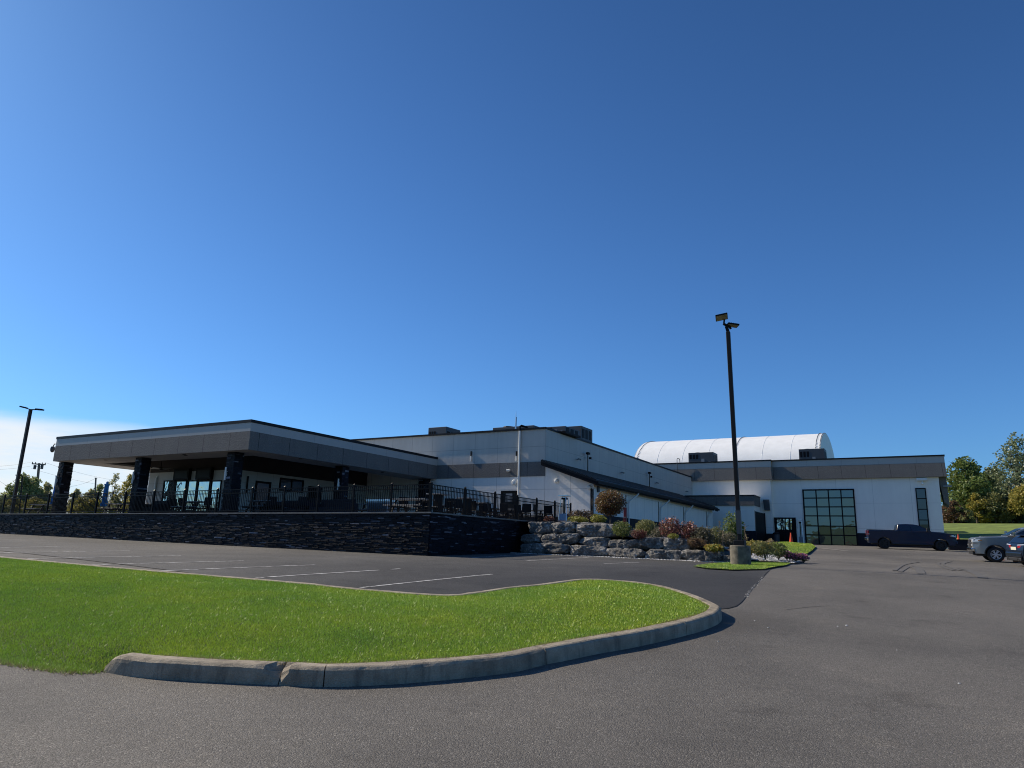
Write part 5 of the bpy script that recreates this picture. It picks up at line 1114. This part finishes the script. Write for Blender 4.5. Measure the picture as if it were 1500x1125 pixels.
# ------------------------------------------------------------------ vehicles (local axes: x forward, y left, z up)
def paint(name, col, flake=.0, rough=.28):
    t = NT(name); t.col(col); t.set(Roughness=rough, Metallic=flake); t.b.inputs['Coat Weight'].default_value = .35; t.b.inputs['Specular IOR Level'].default_value = .3; t.b.inputs['Coat Roughness'].default_value = .06; return t.m
PN = paint('paint_navy', (.006,.014,.042), .0, .35); PG = paint('paint_grey_blue', (.27,.29,.30), .5); PD = paint('paint_dark', (.012,.018,.03), .3)
CHR = M('chrome', (.75,.75,.76), .12, 1., var=0); TYRE = M('tyre_rubber', (.012,.012,.013), .8, var=.15); RIMD = M('rim_dark', (.03,.03,.033), .35, .6, var=0); RIML = M('rim_bright', (.70,.71,.72), .3, .35, var=0)
HEADL = M('headlamp_glass', (.6,.62,.64), .08, .2, var=0); TAIL = M('tail_lamp', (.32,.01,.012), .2, var=0); AMB = M('amber', (.6,.2,.04), .3, var=0); PLATE = M('plate', (.65,.62,.50), .4, var=0); MUD = M('plastic_trim', (.015,.015,.016), .6, var=0)
def wheel(T, x, y, r, w, rim, side):
    mb = MB(); mb.lathe([(r*.62,-w/2),(r*.9,-w/2),(r*.985,-w*.36),(r,-w*.2),(r,w*.2),(r*.985,w*.36),(r*.9,w/2),(r*.62,w/2)], (x, y, r), 36, (0,1,0)); o = mb.build('wheel', TYRE, T, local=True, smooth=True)
    f = side; mb = MB(); mb.lathe([(r*.62,w*.36*f),(r*.64,w*.5*f),(r*.6,w*.48*f),(r*.57,w*.4*f)], (x, y, r), 36, (0,1,0)); mb.lathe([(r*.57,w*.399*f),(r*.54,w*.1*f),(.001,w*.08*f)], (x, y, r), 36, (0,1,0), 1); yy = y+f*w*.34
    for k in range(6):
        for dt in (-.16, .16):
            t = k*math.pi/3+dt; d = Vector((math.cos(t),0,math.sin(t))); nn = Vector((-d.z,0,d.x)); c = Vector((x, yy, r))
            mb.obox(c+d*r*.34, d*r*.25, nn*r*.045, (0,f*w*.07,0))
    mb.lathe([(r*.15,w*.3*f),(r*.13,w*.46*f),(.001,w*.47*f)], (x, y, r), 20, (0,1,0)); mb.build('rim', [rim, MUD], o, local=True)
    mb = MB(); mb.lathe([(r*.36,w*.15*f),(.001,w*.15*f)], (x,y,r), 24, (0,1,0)); mb.build('brake_disc', MUD, o, local=True)
def arch_pts(cx, r, z0, cz, n=12, rev=False):
    a0 = math.asin((cz-z0)/r); out = []
    for i in range(n+1): t = math.pi+a0-(math.pi+2*a0)*i/n; out.append((cx+r*math.cos(t), cz+r*math.sin(t)))
    return out if not rev else out[::-1]
def shell(name, mat, T, top, x_wheels, arch_r, wr, zb, xr, xf, hw, ytaper, bev=.05, cuts=()):
    """body: side silhouette with wheel arches, extruded across the width, upper part drawn in"""
    poly = [(xr, zb)]
    for cx in x_wheels: poly += arch_pts(cx, arch_r, zb, wr)
    poly += [(xf, zb)]+top
    bm = bmesh.new(); L = []; R = []
    for x, z in poly: L.append(bm.verts.new((x, hw, z))); R.append(bm.verts.new((x, -hw, z)))
    n = len(poly); bm.faces.new(L); bm.faces.new(R[::-1])
    for i in range(n): bm.faces.new((L[i], R[i], R[(i+1) % n], L[(i+1) % n]))
    for co_, no_ in cuts: bmesh.ops.bisect_plane(bm, geom=bm.verts[:]+bm.edges[:]+bm.faces[:], dist=1e-5, plane_co=co_, plane_no=no_)
    bmesh.ops.recalc_face_normals(bm, faces=bm.faces)
    sel = []
    for e in bm.edges:
        if len(e.link_faces) == 2 and sorted(abs(f.normal.y) > .5 for f in e.link_faces) == [False, True]:
            c_ = (e.verts[0].co+e.verts[1].co)/2
            if c_.z > zb+.03 and all(math.hypot(c_.x-cx, c_.z-wr) > arch_r+.02 for cx in x_wheels): sel.append(e)
    for v in bm.verts: v.co.y *= ytaper(v.co.x, v.co.z)
    bmesh.ops.bevel(bm, geom=sel, offset=bev, segments=3, profile=.6, affect='EDGES')
    bmesh.ops.triangulate(bm, faces=[f for f in bm.faces if len(f.verts) > 4])
    me = bpy.data.meshes.new(name); bm.to_mesh(me); bm.free(); me.materials.append(mat)
    o = bpy.data.objects.new(name, me); C.objects.link(o); o.parent = T; ORG[o.name] = Vector((0,0,0))
    return o
def sidepanel(name, T, mat, pts, hw, yt, side, out=.006, thick=.006, parent=None):
    """thin panel lying on the body side, following its taper"""
    mb = MB(); n = len(pts)
    a = [(x, side*(yt(x, z)*hw+out), z) for x, z in pts]; b = [(x, side*(yt(x, z)*hw+out-thick-.004), z) for x, z in pts]
    mb.add(a+b, [tuple(range(n)), tuple(range(n, 2*n))[::-1]]+[(i, n+i, n+(i+1) % n, (i+1) % n) for i in range(n)]); return fixn(mb.build(name, mat, parent or T, local=True))
def pickup(label, loc, head, body, rim, chrome, group=None):
    T = thing('pickup_truck', label, 'pickup truck', loc, group, head); hw = 1.0
    def yt(x, z):
        if z > 1.40 and -1.05 < x < 1.35: return .985-(z-1.38)*.36
        if x > 2.2: return 1.0-.10*((x-2.2)/.66)**2
        return 1.0 if z > .55 else .985
    top = [(2.80,.50),(2.88,.62),(2.88,1.0),(2.84,1.16),(2.72,1.24),(2.3,1.30),(1.6,1.345),(1.32,1.37),(.98,1.56),(.62,1.76),(.45,1.835),(.15,1.885),(-.4,1.90),(-.78,1.875),(-.90,1.83),(-1.0,1.42),(-1.03,1.385),(-2.9,1.385),(-2.95,1.36),(-2.96,.9),(-2.96,.62)]
    B = shell('body', body, T, top, (-1.87, 1.87), .48, .40, .42, -2.92, 2.78, hw, yt, .05, [((0,0,1.395),(0,0,1)),((2.2,0,0),(1,0,0)),((2.55,0,0),(1,0,0)),((0,0,.9),(0,0,1))])
    # load bed opening
    mb = MB(); mb.box(-2.86,-1.1,-.84,.84,1.388,1.392); mb.build('bed_liner', MUD, T, local=True)
    for s in (-1, 1):
        mb = MB(); mb.box(-2.92,-1.06,s*.93-.045,s*.93+.045,1.393,1.43); mb.build('bed_rail', MUD if not chrome else body, T, local=True, bevel=.015)
        d1 = sidepanel('door', T, body, [(1.16,1.36),(1.16,.55),(.02,.55),(.02,1.37),(-.06,1.80),(.35,1.80),(.62,1.705)], hw, yt, s, .010)
        sidepanel('window', T, MAT['carglass'], [(1.02,1.435),(.06,1.425),(0.,1.775),(.36,1.775),(.60,1.66)], hw, yt, s, .016, parent=d1)
        sidepanel('handle', T, CHR if chrome else body, [(.05,1.22),(.26,1.22),(.26,1.26),(.05,1.26)], hw, yt, s, .045, .03, parent=d1)
        d2 = sidepanel('door', T, body, [(0.,1.37),(0.,.55),(-.85,.55),(-.93,.9),(-.97,1.38),(-.86,1.79),(-.08,1.80)], hw, yt, s, .010)
        sidepanel('window', T, MAT['carglass'], [(-.06,1.425),(-.84,1.43),(-.78,1.765),(-.1,1.775)], hw, yt, s, .016, parent=d2)
        sidepanel('handle', T, CHR if chrome else body, [(-.84,1.22),(-.63,1.22),(-.63,1.26),(-.84,1.26)], hw, yt, s, .045, .03, parent=d2)
        mb = MB(); mb.bar((1.0,s*.97,1.43),(1.02,s*1.08,1.45),.06); mb.obox((1.02,s*1.14,1.5), (.06,s*.0,0), (0,.09,0), (0,0,.13)); mb.build('mirror', MUD if not chrome else CHR, T, local=True, bevel=.03)
        sidepanel('wheel_arch_trim', T, MUD, [(1.87+.52*math.cos(t), .40+.52*math.sin(t)) for t in [math.pi*i/14 for i in range(15)]]+[(1.87+.475*math.cos(t), .40+.475*math.sin(t)) for t in [math.pi*i/14 for i in range(14,-1,-1)]], hw, yt, s, .018, .03)
        sidepanel('wheel_arch_trim', T, MUD, [(-1.87+.52*math.cos(t), .40+.52*math.sin(t)) for t in [math.pi*i/14 for i in range(15)]]+[(-1.87+.475*math.cos(t), .40+.475*math.sin(t)) for t in [math.pi*i/14 for i in range(14,-1,-1)]], hw, yt, s, .018, .03)
        mb = MB(); mb.box(-1.3,1.3,s*.98-.07,s*.98+.05,.37,.43); mb.build('running_board', MUD, T, local=True, bevel=.02)
        for x in (-1.87, 1.87): wheel(T, x, s*.86, .40, .28, rim, s)
        # lamps
        mb = MB(); mb.add([(2.885,s*.52,1.02),(2.875,s*.90,1.02),(2.50,s*.995,1.06),(2.52,s*.985,1.16),(2.84,s*.90,1.17),(2.86,s*.52,1.16)], [(0,1,2,3,4,5)]); mb.add([(2.87,s*.52,1.02),(2.86,s*.88,1.02),(2.50,s*.96,1.06),(2.52,s*.95,1.16),(2.82,s*.88,1.17),(2.84,s*.52,1.16)], [(5,4,3,2,1,0)]); hl = mb.build('headlight', HEADL, T, local=True)
        mb = MB(); mb.box(2.45,2.62,s*.985-.012,s*.985+.012,1.085,1.13); mb.build('marker_lamp', AMB, T, local=True)
        mb = MB(); mb.box(2.86,2.905,s*.66-.16,s*.66+.16,.80,.9); mb.build('fog_lamp', HEADL, T, local=True, bevel=.02)
        mb = MB(); mb.box(-2.985,-2.86,s*.93-.07,s*.93+.07,.98,1.34); mb.build('tail_light', TAIL, T, local=True, bevel=.02)
        mb = MB(); mb.box(-2.987,-2.858,s*.93-.072,s*.93+.072,1.06,1.10); mb.build('reverse_lamp', HEADL, T, local=True)
    mb = MB(); mb.box(2.86,2.915,-.50,.50,.74,1.13)
    mb.build('grille', MUD, T, local=True, bevel=.02); mb = MB(); mb.box(2.90,2.93,-.52,.52,.95,.99); mb.build('grille_bar', CHR if chrome else MUD, T, local=True, bevel=.01)
    mb = MB(); mb.box(2.76,2.96,-.93,.93,.52,.72); mb.build('front_bumper', CHR if chrome else body, T, local=True, bevel=.05)
    mb = MB(); mb.box(2.70,2.90,-.8,.8,.36,.515); mb.build('air_dam', MUD, T, local=True, bevel=.03)
    mb = MB(); mb.box(-3.10,-2.93,-.95,.95,.60,.80); mb.build('rear_bumper', CHR, T, local=True, bevel=.04)
    def yw(z): return (.965-(z-1.38)*.36)*1.0-.07
    mb = MB(); mb.add([(1.27,-yw(1.40),1.402),(1.27,yw(1.40),1.402),(.60,yw(1.77),1.783),(.60,-yw(1.77),1.783)], [(0,1,2,3)]); ws = mb.build('windshield', MAT['carglass'], T, local=True); ws.location = (.012,0,.012)
    mb = MB(); mb.add([(-1.012,-.78,1.46),(-1.012,.78,1.46),(-.93,.7,1.79),(-.93,-.7,1.79)], [(3,2,1,0)]); rw_ = mb.build('rear_window', MAT['carglass'], T, local=True); rw_.location = (-.006,0,0)
    mb = MB(); mb.box(-2.7,2.7,-.75,.75,.30,.43); mb.build('chassis', MUD, T, local=True)
    mb = MB(); mb.obox((1.9,0,1.345), (.5,0,-.025), (0,.32,0), (0,0,.012)); mb.build('hood_bulge', body, T, local=True, bevel=.01)
    return T
def place(px, py, d=None):
    v = onG(px, py) if d is None else far(px, py, d); return Vector((v.x, v.y, g(v.x, v.y)))
def seat_on_ground(T, wb):
    """rest both axles on the sloping ground"""
    h = T.rotation_euler[2]; c, s = math.cos(h), math.sin(h); x, y = T.location[0], T.location[1]
    zf_, zr_ = g(x+c*wb/2, y+s*wb/2), g(x-c*wb/2, y-s*wb/2); zl, zr2 = g(x-s*.9, y+c*.9), g(x+s*.9, y-c*.9)
    T.location[2] = (zf_+zr_)/2; T.rotation_euler = (math.atan2(zl-zr2, 1.8), -math.atan2(zf_-zr_, wb), h)
a, b = far(1297.2, 804, 55.2), far(1378.4, 807.2, 53.9); a.z = b.z = 0
hd = math.atan2(b.y-a.y, b.x-a.x)-math.radians(1.5); nl = Vector((-math.sin(hd), math.cos(hd), 0)); c = (a+b)/2+nl*.9
BT = pickup('dark navy pickup truck parked side on in front of the garage hall', (c.x, c.y, g(c.x, c.y)), hd, PN, RIMD, False); seat_on_ground(BT, 3.74)
w_ = far(1459.5, 823, 38.6); phi = math.radians(-64.); hdir = Vector((math.sin(phi)*cY-math.cos(phi)*sY, math.sin(phi)*sY+math.cos(phi)*cY, 0)); hd2 = math.atan2(hdir.y, hdir.x)
nl = Vector((-hdir.y, hdir.x, 0)); c = Vector((w_.x, w_.y, 0))-hdir*1.87-nl*.86
GT = pickup('grey blue pickup truck with bright wheels entering from the right edge', (c.x, c.y, g(c.x, c.y)), hd2, PG, RIML, True); seat_on_ground(GT, 3.74)
# dark hatchback at the right edge, seen at its rear corner
def hatch(label, loc, head):
    T = thing('hatchback_car', label, 'car', loc, None, head); hw = .93
    def yt(x, z):
        k = 1.0 if z < .98 else 1-(z-.98)*.42
        if x < -1.8: k *= 1-.10*((-1.8-x)/.5)**2
        if x > 1.7: k *= 1-.12*((x-1.7)/.5)**2
        return k
    top = [(2.2,.35),(2.24,.55),(2.18,.78),(1.9,.93),(1.1,1.04),(.9,1.08),(.35,1.40),(.1,1.50),(-.4,1.55),(-1.1,1.53),(-1.6,1.45),(-1.78,1.36),(-2.06,1.06),(-2.14,.98),(-2.2,.75),(-2.22,.55),(-2.15,.33)]
    shell('body', PD, T, top, (-1.33, 1.33), .37, .33, .26, -2.1, 2.15, hw, yt, .045, [((0,0,.98),(0,0,1)),((-1.8,0,0),(1,0,0)),((1.7,0,0),(1,0,0)),((0,0,1.25),(0,0,1))])
    for s in (-1, 1):
        d1 = sidepanel('door', T, PD, [(.95,1.0),(.95,.36),(-.1,.36),(-.1,1.03),(-.05,1.44),(.12,1.44),(.4,1.33)], hw, yt, s, .008); sidepanel('window', T, MAT['carglass'], [(.78,1.07),(-.06,1.06),(-.03,1.42),(.12,1.42),(.38,1.31)], hw, yt, s, .014, parent=d1)
        d2 = sidepanel('door', T, PD, [(-.12,1.03),(-.12,.36),(-.95,.36),(-1.08,.7),(-1.2,1.05),(-1.1,1.45),(-.08,1.45)], hw, yt, s, .008); sidepanel('window', T, MAT['carglass'], [(-.12,1.06),(-1.14,1.09),(-1.06,1.42),(-.08,1.43)], hw, yt, s, .014, parent=d2)
        sidepanel('window', T, MAT['carglass'], [(-1.2,1.1),(-1.62,1.15),(-1.5,1.40),(-1.14,1.42)], hw, yt, s, .01)
        for x in (-1.33, 1.33): wheel(T, x, s*.80, .33, .22, RIML, s)
        mb = MB(); mb.add([(-2.165,s*.34,.86),(-2.12,s*.86,.86),(-1.72,s*.925,.95),(-1.74,s*.915,1.02),(-2.09,s*.85,1.0),(-2.145,s*.34,.97)], [(0,1,2,3,4,5)]); o = mb.build('tail_light', TAIL, T, local=True); o.location = (-.022,0,0)
        mb = MB(); mb.add([(-2.17,s*.34,.975),(-2.11,s*.85,1.003),(-1.74,s*.92,1.022),(-1.75,s*.91,1.05),(-2.09,s*.84,1.035),(-2.14,s*.34,1.01)], [(0,1,2,3,4,5)]); o = mb.build('reverse_lamp', HEADL, T, local=True); o.location = (-.024,0,0)
        mb = MB(); mb.obox((.72,s*1.0,1.08), (.09,0,0), (0,.08,0), (0,0,.07)); mb.build('mirror', PD, T, local=True, bevel=.025)
        mb = MB(); mb.add([(2.2,s*.4,.66),(2.05,s*.84,.68),(1.75,s*.9,.76),(1.78,s*.88,.84),(2.06,s*.8,.8),(2.18,s*.4,.76)], [(0,1,2,3,4,5)]); o = mb.build('headlight', HEADL, T, local=True); o.location = (.02,0,.01)
    mb = MB(); mb.add([(-2.03,-.66,1.08),(-2.03,.66,1.08),(-1.79,.60,1.345),(-1.79,-.60,1.345)], [(3,2,1,0)]); o = mb.build('rear_window', MAT['carglass'], T, local=True); o.location = (-.03,0,.015)
    mb = MB(); mb.add([(.87,-.74,1.10),(.87,.74,1.10),(.36,.66,1.40),(.36,-.66,1.40)], [(0,1,2,3)]); o = mb.build('windshield', MAT['carglass'], T, local=True); o.location = (.012,0,.012)
    mb = MB(); mb.box(-2.26,-2.05,-.8,.8,.42,.66); mb.build('rear_bumper', PD, T, local=True, bevel=.05)
    mb = MB(); mb.box(-2.25,-2.0,-.72,.72,.26,.415); mb.build('diffuser', MUD, T, local=True, bevel=.03); mb = MB()
    for s in (-1,1): mb = MB(); mb.lathe([(.05,-.06),(.05,.1),(.04,.1),(.04,-.06)], (-2.24,s*.5,.34), 14, (1,0,0)); mb.build('exhaust', CHR, T, local=True)
    mb = MB(); mb.box(-2.215,-2.19,-.26,.26,.76,.9); mb.build('number_plate', PLATE, T, local=True)
    mb = MB(); mb.box(-1.86,-1.55,-.6,.6,1.44,1.475); mb.build('spoiler', PD, T, local=True, bevel=.015)
    mb = MB(); mb.box(-2.0,2.0,-.7,.7,.2,.265); mb.build('underbody', MUD, T, local=True)
    return T
w_ = far(1490, 826, 34.5); phi = math.radians(102); hdir = Vector((math.sin(phi)*cY-math.cos(phi)*sY, math.sin(phi)*sY+math.cos(phi)*cY, 0)); hd3 = math.atan2(hdir.y, hdir.x); nl = Vector((-hdir.y, hdir.x, 0))
c = Vector((w_.x, w_.y, 0))+hdir*2.2+nl*.2
HB = hatch('dark hatchback car cut off by the right edge of the picture', (c.x, c.y, g(c.x, c.y)), hd3); seat_on_ground(HB, 2.66)
gs = [onG(*p) for p in ((1118,845),(1112,852),(1106,859),(1098,868),(1092,876))]
mb = MB(); rr = random.Random(9)
for k in range(110):
    i = rr.randrange(len(gs)-1); q = gs[i].lerp(gs[i+1], rr.random()); x, y = q.x+rr.gauss(0,.025), q.y+rr.gauss(0,.025); s_ = rr.uniform(.006,.018); mb.lathe([(.001,0),(s_,.001),(s_*.6,s_*.4),(.001,s_*.45)], (x,y,g(x,y)+.012), 5)
o = kind(mb.build('seam_grit', MAT['gravel']), 'stuff'); tag(o, 'pale grit lying along the seam between the two asphalts', 'grit')
# small pebbles on the driveway
mb = MB(); rr = random.Random(4)
for px, py in ((1105.5,910),(1052,940),(1125,920),(1227,918),(1314,953),(1405,1002),(1240,917)):
    q = onG(px, py); s = rr.uniform(.012,.024); mb.lathe([(.001,-.2*s),(s,0),(s*.8,s*.5),(.001,s*.8)], (q.x,q.y,q.z+.004), 7)
o = kind(mb.build('loose_pebbles', MAT['gravel']), 'stuff'); tag(o, 'few loose pebbles scattered on the driveway asphalt', 'pebbles')
# ------------------------------------------------------------------ camera, sun, sky
cam = bpy.data.cameras.new('camera'); co = bpy.data.objects.new('camera', cam); C.objects.link(co)
cam.sensor_fit = 'HORIZONTAL'; cam.sensor_width = 36; cam.lens = 1040/1500*36; cam.clip_end = 6000; cam.clip_start = .05
m = Matrix((RT, UP, -FW)).transposed().to_4x4(); m.translation = CAM; co.matrix_world = m; SC.camera = co
SUN_EL = math.radians(35); SUN_DIR = math.radians(3.2)         # light travels towards +X, turned a little to +Y
tv = Vector((math.cos(SUN_DIR)*math.cos(SUN_EL), math.sin(SUN_DIR)*math.cos(SUN_EL), -math.sin(SUN_EL)))
sl_ = bpy.data.lights.new('sun', 'SUN'); sl_.energy = 5.0; sl_.angle = math.radians(.5); sl_.color = (1., .89, .73)
so = bpy.data.objects.new('sun', sl_); C.objects.link(so); so.rotation_euler = tv.to_track_quat('-Z', 'Y').to_euler(); so.location = (-40, -10, 40)
W = bpy.data.worlds.new('World'); SC.world = W; W.use_nodes = True; nt = W.node_tree; nt.nodes.clear()
N = nt.nodes.new; Lk = nt.links.new
out = N('ShaderNodeOutputWorld'); bg = N('ShaderNodeBackground'); sky = N('ShaderNodeTexSky'); sky.sky_type = 'NISHITA'; sky.sun_disc = False; sky.sun_elevation = SUN_EL
az = math.atan2(-tv.y, -tv.x)                                   # direction towards the sun, from +X counter-clockwise
sky.sun_rotation = (math.pi/2-az) % (2*math.pi); sky.altitude = 200; sky.air_density = 1.0; sky.dust_density = .6; sky.ozone_density = 3.0
bg.inputs[1].default_value = .062
# thin cloud bank low in the sky to the left
tc = N('ShaderNodeTexCoord'); sx = N('ShaderNodeSeparateXYZ'); Lk(tc.outputs['Generated'], sx.inputs[0])
def mth(op, a, b=None, c=None):
    x = N('ShaderNodeMath'); x.operation = op
    for i, v in enumerate((a, b, c)):
        if v is None: continue
        if hasattr(v, 'is_linked'): Lk(v, x.inputs[i])
        else: x.inputs[i].default_value = v
    return x.outputs[0]
def mr(v, a, b, c=0., d=1.):
    x = N('ShaderNodeMapRange'); x.interpolation_type = 'SMOOTHSTEP'; Lk(v, x.inputs[0])
    for i, q in enumerate((a, b, c, d)): x.inputs[1+i].default_value = q
    return x.outputs[0]
mp = N('ShaderNodeMapping'); mp.inputs['Scale'].default_value = (5, 5, 26); Lk(tc.outputs['Generated'], mp.inputs[0])
nz = N('ShaderNodeTexNoise'); nz.inputs['Scale'].default_value = 1.; nz.inputs['Detail'].default_value = 6; nz.inputs['Roughness'].default_value = .6; Lk(mp.outputs[0], nz.inputs[0])
nv = mth('SUBTRACT', nz.outputs[0], .5)
azi = mth('ARCTAN2', sx.outputs[1], sx.outputs[0])              # azimuth from +X, counter-clockwise
c0 = far(0, 600, 100)-CAM; c1 = far(320, 640, 100)-CAM; A0, A1 = math.atan2(c0.y, c0.x), math.atan2(c1.y, c1.x)
E0, E1 = math.atan2(c0.z, math.hypot(c0.x, c0.y)), math.atan2((far(220,627,100)-CAM).z, math.hypot((far(220,627,100)-CAM).x, (far(220,627,100)-CAM).y))
el = mth('ARCSINE', sx.outputs[2])
edge = mth('MULTIPLY_ADD', mth('SUBTRACT', azi, A0), (E1-E0)/(-(A0-math.atan2((far(220,627,100)-CAM).y,(far(220,627,100)-CAM).x))) if True else 0, E0)
dlt = mth('SUBTRACT', edge, mth('ADD', el, mth('MULTIPLY', nv, .03)))
mask = mth('MULTIPLY', mr(dlt, -.006, .02), mr(mth('ADD', azi, mth('MULTIPLY', nv, .2)), A1-.34, A1+.04))
mask = mth('MULTIPLY', mask, mr(nz.outputs[0], .25, .6, .55, .97))
mixc = N('ShaderNodeMix'); mixc.data_type = 'RGBA'; Lk(mask, mixc.inputs[0]); tn = N('ShaderNodeMix'); tn.data_type = 'RGBA'; tn.blend_type = 'MULTIPLY'; tn.inputs[0].default_value = 1; tn.inputs[7].default_value = (.60, 1.08, 1.62, 1); Lk(sky.outputs[0], tn.inputs[6]); lo = N('ShaderNodeVectorMath'); lo.operation = 'SCALE'; Lk(tn.outputs[2], lo.inputs[0]); Lk(mr(mth('ARCSINE', sx.outputs[2]), .0, 1.0, 1.20, .87), lo.inputs['Scale']); Lk(lo.outputs[0], mixc.inputs[6]); mixc.inputs[7].default_value = (13.0, 13.6, 14.0, 1)
Lk(mixc.outputs[2], bg.inputs[0]); Lk(bg.outputs[0], out.inputs[0])
vs = SC.view_settings; vs.view_transform = 'Standard'; vs.look = 'None'; vs.exposure = .13; vs.gamma = 1
SC.cycles.max_bounces = 8; SC.cycles.diffuse_bounces = 4; SC.cycles.glossy_bounces = 4; SC.cycles.use_denoising = True; SC.cycles.denoising_prefilter = 'ACCURATE'; SC.cycles.pixel_filter_type = 'BLACKMAN_HARRIS'; SC.cycles.filter_width = 1.05
